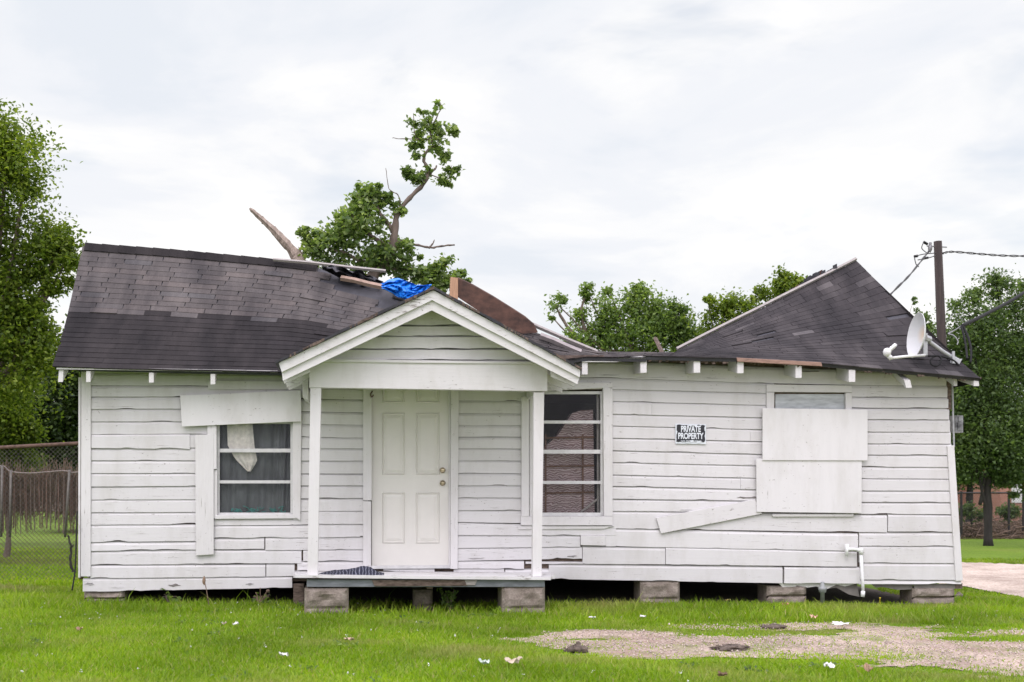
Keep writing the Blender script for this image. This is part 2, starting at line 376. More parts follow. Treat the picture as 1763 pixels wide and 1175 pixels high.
class MB:
    def __init__(s): s.v = []; s.f = []; s.m = []
    def add(s, vs, fs, mi=0):
        b = len(s.v); s.v += [tuple(v) for v in vs]
        for f in fs: s.f.append(tuple(b + i for i in f)); s.m.append(mi)
    def prism(s, front, vec, mi=0):
        n = len(front); fr = [Vector(p) for p in front]; bk = [p + Vector(vec) for p in fr]
        fs = [tuple(range(n)), tuple(range(2 * n - 1, n - 1, -1))]
        for i in range(n):
            j = (i + 1) % n; fs.append((i, n + i, n + j, j))
        s.add(fr + bk, fs, mi)
    def qb(s, q, Y, th, mi=0):
        """four picture corners (TL,TR,BR,BL) on the plane y=Y, th metres thick to the back"""
        s.prism([P(a, b, Y) for a, b in (q[0], q[3], q[2], q[1])], (0, th, 0), mi)
    def rect(s, x0, y0, x1, y1, Y, th, mi=0): s.qb([(x0, y0), (x1, y0), (x1, y1), (x0, y1)], Y, th, mi)
    def box(s, a, b, mi=0):
        x0, y0, z0 = a; x1, y1, z1 = b
        s.prism([(x0, y0, z0), (x0, y0, z1), (x1, y0, z1), (x1, y0, z0)][::-1], (0, y1 - y0, 0), mi)
    def tube(s, path, r, k=8, mi=0, cap=True):
        path = [Vector(p) for p in path]; n = len(path)
        rs = r if hasattr(r, '__len__') else [r] * n
        b = len(s.v); prev = None
        for i, p in enumerate(path):
            d = (path[min(i + 1, n - 1)] - path[max(i - 1, 0)]).normalized()
            if prev is None:
                a = Vector((0, 0, 1)) if abs(d.z) < .9 else Vector((1, 0, 0)); u = d.cross(a).normalized()
            else: u = (prev - d * prev.dot(d)).normalized()
            prev = u; v = d.cross(u)
            for q in range(k):
                t = 2 * math.pi * q / k; s.v.append(tuple(p + (u * math.cos(t) + v * math.sin(t)) * rs[i]))
        for i in range(n - 1):
            for q in range(k):
                q2 = (q + 1) % k; s.f.append((b + i * k + q, b + i * k + q2, b + (i + 1) * k + q2, b + (i + 1) * k + q)); s.m.append(mi)
        if cap:
            s.f.append(tuple(b + q for q in range(k))[::-1]); s.m.append(mi)
            s.f.append(tuple(b + (n - 1) * k + q for q in range(k))); s.m.append(mi)
    def grid(s, fn, nu, nv, mi=0, thick=None):
        b = len(s.v)
        for j in range(nv + 1):
            for i in range(nu + 1): s.v.append(tuple(fn(i / nu, j / nv)))
        for j in range(nv):
            for i in range(nu):
                q = b + j * (nu + 1) + i; s.f.append((q, q + 1, q + nu + 2, q + nu + 1)); s.m.append(mi)
    def blob(s, c, rx, ry, rz, nu=10, nv=7, amp=.25, seed=0, mi=0):
        def fn(u, v):
            a, b_ = u * 2 * math.pi, (v - .5) * math.pi
            k = 1 + amp * (float(vn(math.cos(a) * 1.7 + 3, math.sin(a) * 1.7 + v * 4, seed)) - .5) * 2
            return (c[0] + rx * k * math.cos(a) * math.cos(b_), c[1] + ry * k * math.sin(a) * math.cos(b_), c[2] + rz * k * math.sin(b_))
        s.grid(fn, nu, nv, mi)
    def build(s, name, mats, parent=None, origin='auto', smooth=False):
        me = bpy.data.meshes.new(name); me.from_pydata(s.v, [], s.f); me.validate()
        for m in (mats if isinstance(mats, (list, tuple)) else [mats]): me.materials.append(M[m] if isinstance(m, str) else m)
        if len(me.polygons) == len(s.m): me.polygons.foreach_set('material_index', s.m)
        if smooth: me.polygons.foreach_set('use_smooth', [True] * len(me.polygons))
        if parent is None and isinstance(origin, str):
            a = np.array(s.v); origin = ((a[:, 0].min() + a[:, 0].max()) / 2, (a[:, 1].min() + a[:, 1].max()) / 2, a[:, 2].min())
        return link_mesh(name, me, parent, origin)
def np_mesh(name, verts, faces, mat, parent=None, origin=(0, 0, 0), kind=None, smooth=False):
    me = bpy.data.meshes.new(name); nv, nf, k = len(verts), len(faces), faces.shape[1]
    me.vertices.add(nv); me.vertices.foreach_set('co', verts.astype(np.float32).ravel())
    me.loops.add(nf * k); me.loops.foreach_set('vertex_index', faces.astype(np.int32).ravel())
    me.polygons.add(nf); me.polygons.foreach_set('loop_start', np.arange(0, nf * k, k, dtype=np.int32))
    me.update(calc_edges=True); me.materials.append(M[mat])
    o = link_mesh(name, me, parent, origin)
    if kind: o['kind'] = kind
    return o
def subdiv_path(pts, n=6, wob=0.0, seed=0):
    pts = [Vector(p) for p in pts]; res = []
    for i in range(len(pts) - 1):
        p0 = pts[max(i - 1, 0)]; p1 = pts[i]; p2 = pts[i + 1]; p3 = pts[min(i + 2, len(pts) - 1)]
        for k in range(n):
            t = k / n
            q = .5 * ((2 * p1) + (p2 - p0) * t + (2 * p0 - 5 * p1 + 4 * p2 - p3) * t * t + (3 * p1 - p0 - 3 * p2 + p3) * t ** 3)
            if wob: q = q + Vector([(float(vn(i * n + k * .9, a * 7, seed)) - .5) * wob for a in range(3)])
            res.append(q)
    res.append(pts[-1]); return res
def limb(mb, pts, r0, r1, wob=0.02, seed=0, k=7, mi=0):
    p = subdiv_path(pts, 5, wob, seed); n = len(p)
    mb.tube(p, [(r0 + (r1 - r0) * i / (n - 1)) * (1 + .18 * math.sin(i * 2.1 + seed)) for i in range(n)], k, mi)

# ================================================================ GROUND
GX0, GX1 = -120, 140
def ground():
    xs = np.concatenate([[-160, -60, -25], np.linspace(-12, 14, 53), [30, 70, 170]])
    ys = np.concatenate([[-30], np.linspace(-14, 30, 60), [60, 120, 300]])
    X, Y = np.meshgrid(xs, ys); Z = -0.013 * np.clip(X, -7, 9) + (fbm(X * .8, Y * .8, 3) - .5) * .03 * (np.abs(X) < 14)
    Z = Z - .012
    v = np.stack([X.ravel(), Y.ravel(), Z.ravel()], 1); nx = len(xs); f = []
    for j in range(len(ys) - 1):
        for i in range(nx - 1): q = j * nx + i; f.append((q, q + 1, q + nx + 1, q + nx))
    tag(np_mesh('ground', v, np.array(f), 'ground'), kind='structure')
ground()
# the worn gravel strip across the lawn, as a band between two wavy edges (picture rows)
def band(px):
    yu = np.interp(px, [820, 900, 1000, 1150, 1250, 1500, 1763, 2100], [1094, 1090, 1086, 1081, 1079, 1080, 1090, 1104])
    yl = np.interp(px, [820, 900, 1000, 1150, 1250, 1400, 1600, 1763, 2100], [1098, 1112, 1120, 1127, 1130, 1134, 1148, 1160, 1190])
    return yu, yl
def gravel_amt(x, y):
    px, py, _ = proj(x, y, -0.013 * np.clip(x, -7, 9))
    yu, yl = band(px); mid = (yu + yl) / 2; hh = (yl - yu) / 2
    a = 1 - np.abs(py - mid) / np.maximum(hh, 1)
    a = a + (fbm(x * .8, y * 1.7, 11, 5) - .5) * 2.9 + .05
    a = a * 1.0 - np.clip((930 - px) / 120, 0, 2) - .5 * np.clip((1130 - px) / 250, 0, 1)
    a = np.where((py < yu - 9) | (py > yl + 14) | (px < 800), -1, a)
    return a
def gravel_sheet():
    st = .06; xs = np.arange(-1.0, 11.5, st); ys = np.arange(-6.6, -1.4, st)
    X, Y = np.meshgrid(xs, ys); A = gravel_amt(X, Y)
    X2 = X + (RNG.random(X.shape) - .5) * .05; Y2 = Y + (RNG.random(X.shape) - .5) * .05
    Z = -0.013 * np.clip(X2, -7, 9) + (fbm(X2 * .8, Y2 * .8, 3) - .5) * .03 - .012 + .006
    nx = len(xs); v = np.stack([X2.ravel(), Y2.ravel(), Z.ravel()], 1); f = []
    for j in range(len(ys) - 1):
        for i in range(nx - 1):
            if A[j, i] + A[j + 1, i + 1] > .0: q = j * nx + i; f.append((q, q + 1, q + nx + 1, q + nx))
    f = np.array(f); used = np.unique(f); rm = np.zeros(len(v), int); rm[used] = np.arange(len(used))
    tag(np_mesh('gravel_strip', v[used], rm[f], 'gravel'), kind='structure')
    # loose stones
    n = 26000; x = RNG.uniform(-.5, 11, n); y = RNG.uniform(-6.4, -1.6, n); a = gravel_amt(x, y)
    k = a > RNG.random(n) * .8 - .1; x, y = x[k], y[k]; n = len(x); print('stones', n)
    base = np.array([[1, 0, 0], [-.5, .87, 0], [-.5, -.87, 0], [0, 0, .8], [0, 0, -.5]])
    s = RNG.uniform(.004, .013, n) * np.where(RNG.random(n) > .95, 1.7, 1)
    V = base[None] * s[:, None, None] * RNG.uniform(.6, 1.3, (n, 5, 3)); an = RNG.uniform(0, 6.28, n); c, sn = np.cos(an), np.sin(an)
    V = np.stack([V[..., 0] * c[:, None] - V[..., 1] * sn[:, None], V[..., 0] * sn[:, None] + V[..., 1] * c[:, None], V[..., 2]], -1)
    V += np.stack([x, y, -0.013 * np.clip(x, -7, 9) + .004], 1)[:, None]
    T = np.array([[0, 1, 3], [1, 2, 3], [2, 0, 3], [1, 0, 4], [2, 1, 4], [0, 2, 4]])
    tag(np_mesh('gravel_stones', V.reshape(-1, 3), (np.arange(n)[:, None, None] * 5 + T[None]).reshape(-1, 3), 'stone'),
        'small pale pinkish stones scattered over the worn strip of lawn', 'gravel', kind='stuff')
gravel_sheet()
def road():
    mb = MB(); up_ = [(1480, 964), (1655, 969), (1763, 973), (2400, 1002)]; lo = [(1480, 992), (1655, 1010), (1763, 1030), (2400, 1160)]
    def fn(u, v):
        i = min(int(u * 3), 2); t = u * 3 - i
        a = [up_[i][k] + (up_[i + 1][k] - up_[i][k]) * t for k in (0, 1)]; b = [lo[i][k] + (lo[i + 1][k] - lo[i][k]) * t for k in (0, 1)]
        wv = (float(vn(u * 40, v * 3, 5)) - .5) * 2.4 * (1 if v in (0, 1) else 0)
        return G(a[0] + (b[0] - a[0]) * v, a[1] + (b[1] - a[1]) * v + wv, .012)
    mb.grid(fn, 120, 8); tag(mb.build('gravel_road', 'road', origin=(0, 0, 0)), kind='structure')
road()

# ================================================================ HOUSE
HO = Vector((0.3, 2.0, 0))
house = empty('house', HO, 'single storey white clapboard house with a collapsed roof and front porch', 'house')
XL, XR = [-9, 155, 335, 590, 850, 1055, 1310, 1490, 1660], None
LX = [155, 335, 590, 850, 1055, 1310, 1490, 1660]
LINES = [
 [618, 618, 620, 620, 622, 632, 638, 640],
 [643, 643, 646, 648, 651, 660, 663.6, 665],
 [664, 664, 668, 670, 670.5, 676.7, 684, 685],
 [683.4, 683, 688, 690.5, 691, 697.6, 702.5, 703],
 [704.7, 704, 710, 712, 713, 719, 722, 723],
 [726, 726, 731.6, 732.5, 733, 739.5, 743.6, 744],
 [748.5, 747, 754, 752, 754, 760, 764, 764.5],
 [772, 771, 772.5, 772, 775.5, 782, 783, 784],
 [793, 793, 793.7, 793, 796, 802, 804, 804.5],
 [815, 815, 815.8, 815, 817.4, 823.5, 824, 825],
 [838, 837, 836, 836, 837, 843, 845, 845],
 [860.4, 860, 858, 857, 859, 862.5, 864.6, 865],
 [882.6, 882, 880, 878.5, 880, 882, 885, 886],
]
def ln(k, x): return float(np.interp(x, LX, LINES[k]))
def wright(y): return 1631 + (y - 660) * (24 / 345)
OPEN = [(372, 505, 722, 892), (917, 1040, 672, 890), (634, 781, 655, 985), (1333, 1456, 676, 708)]   # window, window, door openings
def clap(mb, x0, x1, ft, fb, seed, gro=None, chip=0.15, out=0.0):
    """one weatherboard between picture rows ft(x), fb(x)"""
    rr = random.Random(seed); n = max(2, int((x1 - x0) / 7)); b = len(mb.v)
    gro = gro if gro is not None else rr.choice([.002, .003, .004, .005, .006, .008, .010]); out = out + rr.uniform(-.002, .003); cove = rr.uniform(.016, .028)
    chips = [(rr.uniform(x0, x1), rr.uniform(5, 26), rr.uniform(.004, .011)) for _ in range(int((x1 - x0) / 150 * chip * 4 + rr.random()))]
    for i in range(n + 1):
        x = x0 + (x1 - x0) * i / n
        t = P(x, ft(x), -.02); bo = P(x, fb(x), -.028)
        wob = (float(vn(x * .02, seed * 3.3, 2)) - .5) * .003 + (float(vn(x * .25, seed * 5.1, 4)) - .5) * .0018
        for cx, cw, ca in chips:
            if abs(x - cx) < cw: wob += ca * (1 - ((x - cx) / cw) ** 2) ** .5
        g = max(.0015, gro + (float(vn(x * .018, seed * 1.7, 6)) - .5) * .003)
        zt, zb = t.z, bo.z + wob
        if x < 160: t.x = bo.x = P(x, fb(x), -.02).x
        mb.v += [(t.x, -.006, zt + .004), (t.x, -.012, zt - g), (t.x, -.014 - out, zt - g - .004), (t.x, -.0265 - out, zt - g - .004 - cove), (bo.x, -.031 - out, zb), (bo.x, .0, zb)]
    for i in range(n):
        q = b + i * 6
        for k, mi in ((0, 1), (1, 0), (2, 0), (3, 0), (4, 1)):  # groove top and underside take the darker slot, deepening the shadow line
            mb.f.append((q + k, q + k + 1, q + k + 7, q + k + 6)); mb.m.append(mi)
    for q, s in ((b, 1), (b + n * 6, -1)):
        mb.f.append(tuple(range(q, q + 6))[::s]); mb.m.append(0)
sid = MB(); seed = 100
for k in range(len(LINES) - 1):
    ym = (ln(k, 700) + ln(k + 1, 700)) / 2
    y0, y1 = min(LINES[k]), max(LINES[k + 1])
    xr = wright(ym)
    iv = [(156, xr)]
    for a, b_, c, d_ in OPEN:
        mid = (ln(k, (a + b_) / 2) + ln(k + 1, (a + b_) / 2)) / 2
        if ln(k + 1, a) > c and ln(k, a) < d_:
            iv = [q for s in iv for q in ((s[0], min(s[1], a)), (max(s[0], b_), s[1])) if q[1] - q[0] > 3]
    rr = random.Random(k * 31 + 5)
    for (a, b_) in iv:
        cuts = [a]
        if b_ - a > 260 and rr.random() < .55: cuts.append(a + (b_ - a) * rr.uniform(.25, .75))
        cuts.append(b_)
        for i in range(len(cuts) - 1):
            seed += 1
            clap(sid, cuts[i] + (0.4 if i else 0), cuts[i + 1], lambda x, k=k: ln(k, x), lambda x, k=k: ln(k + 1, x), seed)
def L2(x0, x1, a, b): return lambda x: a + (b - a) * (x - x0) / (x1 - x0)
LOW = [  # x0,x1, top0,top1, bot0,bot1
 (156, 350, 882.6, 882, 903.8, 903), (156, 350, 903.8, 903, 933.6, 932), (156, 350, 933.6, 932, 949, 946), (156, 350, 949, 946, 973, 971.5),
 (350, 519, 947, 947, 970.5, 970), (156, 457, 973, 971, 996, 993), (458.5, 507, 971, 971, 993, 992), (143, 503, 996, 993, 1019.6, 1012),
 (350, 532, 892, 893, 905, 904), (350, 620, 905, 904, 927, 925), (350, 455, 927, 926, 946, 946), (457, 532, 925.5, 925, 948, 947),
 (505, 540, 880, 880, 904, 903), (532, 634, 880, 880, 902.4, 902.4), (532, 634, 902.4, 902.4, 924, 924), (532, 634, 924, 924, 946.5, 946.5), (522, 634, 946.5, 946.5, 966, 966), (512, 634, 966, 966, 983, 984), (505, 634, 983, 984, 995, 995),
 (660, 748, 978, 978, 984, 985), (640, 900, 985, 985, 997, 997),
 (781, 918, 878.5, 879, 899.5, 901), (781, 1000, 899.5, 905, 921.5, 922), (781, 999, 921.5, 922, 944, 942), (781, 1002, 944, 942, 966, 962), (788, 902, 966, 966, 979, 980), (870, 945, 980, 980, 992, 992), (781, 868, 979, 979, 992, 992),
 (905, 1003, 967, 968, 971, 971),
 (1000, 1060, 905, 906, 922, 922), (1043, 1060, 921, 921, 941, 941),
 (1040, 1527, 880, 887, 910, 917), (1528.5, wright(900), 885, 886, 915.5, 916), (1040, 1477, 910, 919, 940.5, 949), (1479, wright(930), 917, 917, 940, 941),
 (1003, 1145, 940, 942, 971, 972), (1146, 1475, 941.5, 949, 972, 976), (1479, wright(955), 940, 941, 969, 970),
 (945, 1347, 971, 975.5, 997, 1004.5), (1350, 1480, 976, 977, 1004.5, 1005), (1480, wright(985), 969, 970, 998, 999), (1478, wright(1003), 998, 999, 1006, 1006),
]
for (x0, x1, a0, a1, b0, b1) in LOW:
    seed += 1; clap(sid, x0, x1, L2(x0, x1, a0, a1), L2(x0, x1, b0, b1), seed, chip=.35, out=random.uniform(0, .006))
clap(sid, 158, 327, L2(158, 327, 748, 747), L2(158, 327, 771.5, 774), 997, gro=.004, chip=1.3, out=.012)   # split doubled board
wall = sid.build('front_wall', ['white', 'gap'], house)
us = MB()
def fn(u, v):
    x = xl0 + (xr0 - xl0) * u; y = .02 + 4.7 * v + (float(vn(u * 60, v * 7, 3)) - .5) * .25; return (x, y, gz(x) + .012)
xl0, xr0 = P(150, 850, 0).x, P(1640, 850, 0).x
us.grid(fn, 80, 10); tag(us.build('underfloor_shade_soil', 'soil', origin=(0, 0, 0)), kind='structure')  # dark soil sheet, added to deepen the shade under the house
pp = MB(); rr = random.Random(40)
for (x, y, a_, b_) in ((154, 1006, 9, 5), (300, 1008, 12, 4), (205, 1012, 14, 3), (430, 1006, 8, 3), (1290, 857, 26, 3.5), (1235, 879, 20, 2.5), (1180, 878, 12, 1.6), (985, 958, 10, 3), (820, 962, 16, 2), (700, 989, 20, 2), (1395, 640, 24, 1.8), (1120, 650, 30, 1.6), (1230, 652, 18, 1.4), (1050, 646, 20, 1.8)):
    n_ = 14; pp.prism([P(x + a_ * math.cos(-t) * rr.uniform(.55, 1.1), y + b_ * .6 * math.sin(-t) * rr.uniform(.2, 1.3), -.0365) for t in np.linspace(0, 6.28 - 6.28 / n_, n_)][::-1], (0, .010, 0))
    o_ = pp.build('peeled_patch', 'gap' if rr.random() < .5 else 'grey_sheet', house); pp = MB()
# sheathing behind the boards, with openings
sh = MB()
def rectY(x0, y0, x1, y1, Y=0.004, th=.09): sh.rect(x0, y0, x1, y1, Y, th)
rectY(158, 612, 372, 1000); rectY(505, 612, 634, 990); rectY(634, 612, 781, 666); rectY(781, 612, 917, 990); rectY(1040, 618, 1632, 998)
rectY(372, 612, 505, 722); rectY(372, 892, 505, 1000); rectY(917, 612, 1040, 672); rectY(917, 890, 1040, 990)
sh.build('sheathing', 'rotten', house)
# other walls, floor and ceiling, so the house is closed and dark inside
zt, zb = 2.62, .33; xl = P(150, 800, 0).x; xr_ = P(1640, 800, 0).x; YB = 4.4
sw = MB(); sw.box((xl - .02, .1, zb), (xl + .08, YB, zt)); sw.box((xr_ - .10, .1, zb - .1), (xr_ + .0, YB, zt)); sw.box((xl, YB - .1, zb), (xr_, YB, zt))
lg = P(147, 428, 1.9)
sw.prism([(xl, -.02, zt), (xl, YB, zt), (xl, 1.9, 4.05)], (.1, 0, 0))
sw.build('side_wall', 'white', house)
sw = MB(); sw.box((xl, YB - .06, -.1), (P(1590, 800, 0).x, YB + .04, zb)); sw.build('added_rear_shade_skirt', 'rotten', house)  # unseen skirt, added to keep the space below the floor dark
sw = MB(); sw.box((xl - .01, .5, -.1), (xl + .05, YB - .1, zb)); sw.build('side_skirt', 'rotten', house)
fl = MB(); fl.box((xl, .1, .30), (xr_, YB, .40)); fl.build('floor', 'wood', house)
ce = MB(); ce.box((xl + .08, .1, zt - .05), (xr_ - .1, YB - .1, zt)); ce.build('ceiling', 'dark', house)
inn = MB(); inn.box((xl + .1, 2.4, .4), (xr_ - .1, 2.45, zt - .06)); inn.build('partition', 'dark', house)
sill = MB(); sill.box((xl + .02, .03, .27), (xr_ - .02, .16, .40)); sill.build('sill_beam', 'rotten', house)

# corner boards and loose boards nailed on the front
def board(name, q, Y=-.062, th=.028, mat='trim', label=None, parent=house):
    mb = MB(); mb.qb(q, Y, th); o = mb.build(name, mat, parent)
    if label: o['label'] = label
    bv = o.modifiers.new('bevel', 'BEVEL'); bv.width = .003; bv.segments = 1
    return o
board('corner_board', [(140, 640), (156.5, 640), (156, 993), (139, 993)], -.05, .05, 'vtrim')
board('corner_board', [(135, 650), (139, 650), (138, 995), (134.5, 995)], -.01, .05, 'vtrim')
board('corner_board', [(1631, 768), (1643, 767), (1658, 1000), (1646, 1001)], -.05, .045, 'vtrim', 'white corner board leaning inwards at its top')
board('window_board', [(310, 681), (518, 672), (519, 726), (313, 735)], -.10, .02, 'ply', 'wide white board nailed aslant over the left window')
board('loose_board', [(336, 749), (368, 748), (368, 955), (337, 957)], -.075, .02, 'vtrim', 'white upright board left of the left window')
board('frieze_board', [(358, 655), (520, 657), (520, 671), (358, 671)], -.055, .022)
board('plywood_cover', [(1313, 703), (1494, 705.5), (1494, 793.5), (1313, 793)], -.100, .016, 'ply', 'upper white plywood sheet over the right window')
board('plywood_cover', [(1302, 790), (1484, 790.5), (1483.5, 884), (1303, 882)], -.084, .016, 'ply', 'lower white plywood sheet over the right window')
board('loose_board', [(1130, 892), (1300, 860), (1312, 885), (1138, 919)], -.065, .022, 'trim', 'white board hanging aslant below the plywood')
board('patch_board', [(1000, 922.5), (1042, 922.5), (1042, 940), (1000, 939)], -.052, .018)

# door
dr = MB(); dr.rect(640, 655, 773, 975, .012, .045); 
door = dr.build('door', 'door', house); tag(door, 'cream six panel front door')
pn = MB()
def panel(x0, y0, x1, y1):
    Y = .012
    def ring(a, b, ya, yb):
        A = [P(x0 + a, y0 + a, Y + ya), P(x1 - a, y0 + a, Y + ya), P(x1 - a, y1 - a, Y + ya), P(x0 + a, y1 - a, Y + ya)]
        B = [P(x0 + b, y0 + b, Y + yb), P(x1 - b, y0 + b, Y + yb), P(x1 - b, y1 - b, Y + yb), P(x0 + b, y1 - b, Y + yb)]
        pn.add(A + B, [(i, (i + 1) % 4, 4 + (i + 1) % 4, 4 + i) for i in range(4)])
    ring(0, 1.6, -.001, -.016); ring(1.6, 3.6, -.016, -.001); ring(3.6, 9, -.001, -.013)
    b = 9; pn.add([P(x0 + b, y0 + b, Y - .013), P(x1 - b, y0 + b, Y - .013), P(x1 - b, y1 - b, Y - .013), P(x0 + b, y1 - b, Y - .013)], [(0, 1, 2, 3)])
for a, b_ in ((658, 697), (716, 757)):
    panel(a, 660, b_, 694); panel(a, 711, b_, 818); panel(a, 848, b_, 936)
pn.build('panel_moulding', 'door', door)
def knob(py, name, r):
    mb = MB(); c = P(762, py, .012)
    prof = [(0, .034), (-.012, .034), (-.013, .014), (-.035, .013), (-.045, r), (-.062, r), (-.074, r * .55), (-.076, .004)]
    mb.tube([c + Vector((0, y, 0)) for y, _ in prof], [q for _, q in prof], 14)
    o = mb.build(name, 'brass', door, smooth=True)
knob(810, 'knob', .028); knob(832, 'deadbolt', .022)
board('door_casing', [(625, 655), (640, 655), (640, 862), (625, 862)], -.06, .05, 'vtrim')
board('door_casing', [(625, 863.5), (639, 863.5), (639, 984), (625, 984)], -.056, .05, 'vtrim')
board('door_casing', [(776, 655), (790, 655), (788, 980), (775.5, 980)], -.06, .05, 'vtrim')
board('door_jamb', [(773, 655), (775.5, 655), (775, 977), (772.5, 977)], -.03, .07, 'vtrim')
board('door_sill', [(638, 974.5), (776, 973.5), (776, 979), (638, 980)], -.05, .09, 'alu')
hk = MB(); hk.tube(subdiv_path([P(641, 674, -.06), P(638, 679, -.085), P(640, 684, -.08), P(643, 680, -.075)], 4), .008, 6); hk.build('hook', 'rust', house)

# windows
def window(x0, y0, x1, y1, bars, label, Y=0.0):
    f = MB(); w_ = 4.0
    f.rect(x0 - 3, y0 - 3, x0 + w_ - 1, y1 + 3, Y, .05); f.rect(x1 - w_ + 1, y0 - 3, x1 + 3, y1 + 3, Y, .05)
    f.rect(x0 + w_ - 1, y0 - 3, x1 - w_ + 1, y0 + 2, Y, .05); f.rect(x0 + w_ - 1, y1 - 3, x1 - w_ + 1, y1 + 3, Y - .01, .06)
    for by, bt, pr in bars: f.rect(x0 + w_ - 1, by - bt, x1 - w_ + 1, by + bt, Y - pr, .045)
    fr = f.build('window', 'alu', house); tag(fr, label)
    ys = [y0 + 2] + [b[0] for b in bars] + [y1 - 3]
    g = MB(); g.add([P(a, b, Y + .022) for a, b in ((x0 + 2, y1), (x1 - 2, y1), (x1 - 2, y0), (x0 + 2, y0))], [(0, 1, 2, 3)]); g.build('pane', 'glass', fr)
    return fr
wl = window(375, 728, 503, 886, [(776, 3.2, .006), (830, 2.6, .002)], 'left window with three panes and a dark curtain')
board('casing', [(357, 733), (373, 733), (373, 808), (357, 808)], -.072, .06, 'vtrim', parent=wl)
board('casing', [(365, 809), (374, 809), (374, 893), (365, 893)], -.05, .04, 'vtrim', parent=wl)
board('casing', [(504, 722), (519, 722), (517, 897), (504, 888)], -.06, .06, 'vtrim', parent=wl)
board('sill', [(370, 887), (506, 886), (510, 893), (370, 894)], -.058, .05, 'trim', parent=wl)
wr = window(919, 677, 1037, 886, [(727, 2.6, .002), (778, 3.4, .008), (831, 2.6, .002)], 'right window with four panes in front of a mattress')
board('casing', [(898, 684), (911, 680), (911, 890), (898, 890)], -.075, .06, 'vtrim', parent=wr)
board('casing', [(912, 676), (918, 676), (918, 889), (912, 889)], -.045, .05, 'vtrim', parent=wr)
board('casing', [(1038.5, 668), (1055, 668), (1055, 889), (1040, 889)], -.066, .065, 'vtrim', parent=wr)
board('casing', [(905, 657), (1055, 659), (1055, 667.5), (905, 675)], -.064, .06, 'trim', parent=wr)
board('sill', [(897, 889.5), (1055, 889.5), (1055, 905), (897, 905)], -.068, .05, 'trim', parent=wr)
board('apron', [(891, 906), (1058, 906), (1040, 911), (893, 912)], -.05, .03, 'trim', parent=wr)
# boarded window on the right: its head still shows above the plywood
hw = MB(); hw.rect(1335, 679, 1455, 706, -.012, .03); hwin = hw.build('window', plain('whitewashed_pane', (.40, .425, .435), .4, 0, .30, 5, .1, (1, 1, 5)), house); hwin['label'] = 'whitewashed window head above the plywood'
board('casing', [(1320, 662), (1467, 664), (1467, 676), (1320, 675)], -.056, .055, 'trim', parent=hwin)
board('casing', [(1320, 676), (1333, 676), (1333, 706), (1320, 706)], -.054, .05, 'vtrim', parent=hwin)
board('casing', [(1456, 677), (1467, 677), (1467, 706), (1456, 706)], -.054, .05, 'vtrim', parent=hwin)
board('sill', [(1330, 885), (1470, 885), (1470, 890), (1330, 890)], -.055, .04, 'trim', parent=hwin)

# ---------------------------------------------------------------- main roof
KN = [  # eave pixel, top pixel, top depth
 ((95, 632), (147, 426), 1.9), ((250, 635), (300, 437), 1.9), ((400, 638), (470, 452), 1.9), ((470, 640), (555, 461), 1.9), ((520, 641), (600, 474), 1.75),
 ((600, 642), (655, 492), 1.5), ((740, 642), (735, 522), 1.3), ((900, 636), (925, 573), 1.15), ((1005, 615), (1030, 604), 1.2), ((1112, 614), (1168, 606), 1.4)]
KR = [((1112, 614), (1168, 606), 1.4), ((1270, 616), (1246, 566), 1.6), ((1410, 624), (1322, 527), 1.8), ((1550, 638), (1398, 487), 2.0), ((1688, 650), (1474, 449), 2.2)]
EY = -.45
class Patch:
    def __init__(s, kn):
        s.b = [P(*k[0], EY) for k in kn]; s.t = [P(*k[1], k[2]) for k in kn]
        d = [0]
        for i in range(len(kn) - 1): d.append(d[-1] + ((s.b[i + 1] - s.b[i]).length + (s.t[i + 1] - s.t[i]).length) / 2)
        s.d = d; s.len = d[-1]
    def _c(s, arr, u):
        i = 0
        while i < len(s.d) - 2 and u > s.d[i + 1]: i += 1
        t = (u - s.d[i]) / (s.d[i + 1] - s.d[i]); return arr[i].lerp(arr[i + 1], t)
    def at(s, u, v, h=0):
        a, b = s._c(s.b, u), s._c(s.t, u); p = a.lerp(b, v)
        sag = .05 * math.sin(v * math.pi); n = s.nrm(u, v)
        w = (float(vn(u * .9, v * 2.5, 21)) - .5) * .05
        return p + n * (h - sag + w)
    def nrm(s, u, v):
        e = .05; a = s._c(s.b, u).lerp(s._c(s.t, u), v); u2 = u + e if u + e < s.len else u - e
        b = s._c(s.b, u2).lerp(s._c(s.t, u2), v); c = s._c(s.t, u) - s._c(s.b, u)
        n = (b - a).cross(c).normalized() * (1 if u2 > u else -1)
        return n if n.z > 0 or n.y < 0 else -n
def shingles(pt, mb, nc, wmin, wmax, matf, u0, u1f, gapf, seed, skip=None, edge=None):
    rr = random.Random(seed)
    for c in range(nc):
        v0, v1 = c / nc - .004, (c + 1) / nc + .25 / nc
        u = u0 - rr.uniform(0, .3); uend = u1f(c / nc)
        while u < uend:
            w = rr.uniform(wmin, wmax); a, b = max(u, u0 - .03), min(u + w - gapf(c / nc, rr), uend); u += w
            if b - a < .03: continue
            if skip and skip((a + b) / 2, c / nc, rr): continue
            mi = matf(c / nc, rr); lift = rr.uniform(.006, .009) + (rr.random() < .02) * .010; sl = rr.uniform(-.0012, .0012)
            k = max(1, int((b - a) / .25)); vs = []
            for i in range(k + 1):
                x = a + (b - a) * i / k; dv = sl * (i / k - .5)
                vs += [pt.at(x, v0 + dv, lift - .012), pt.at(x, v0 + dv, lift), pt.at(x, min(v1, 1.0), .002)]
            fs = []
            for i in range(k): q = i * 3; fs += [(q, q + 3, q + 4, q + 1), (q + 1, q + 4, q + 5, q + 2)]
            fs += [(0, 1, 2), (k * 3 + 2, k * 3 + 1, k * 3)]
            mb.add(vs, fs, mi)
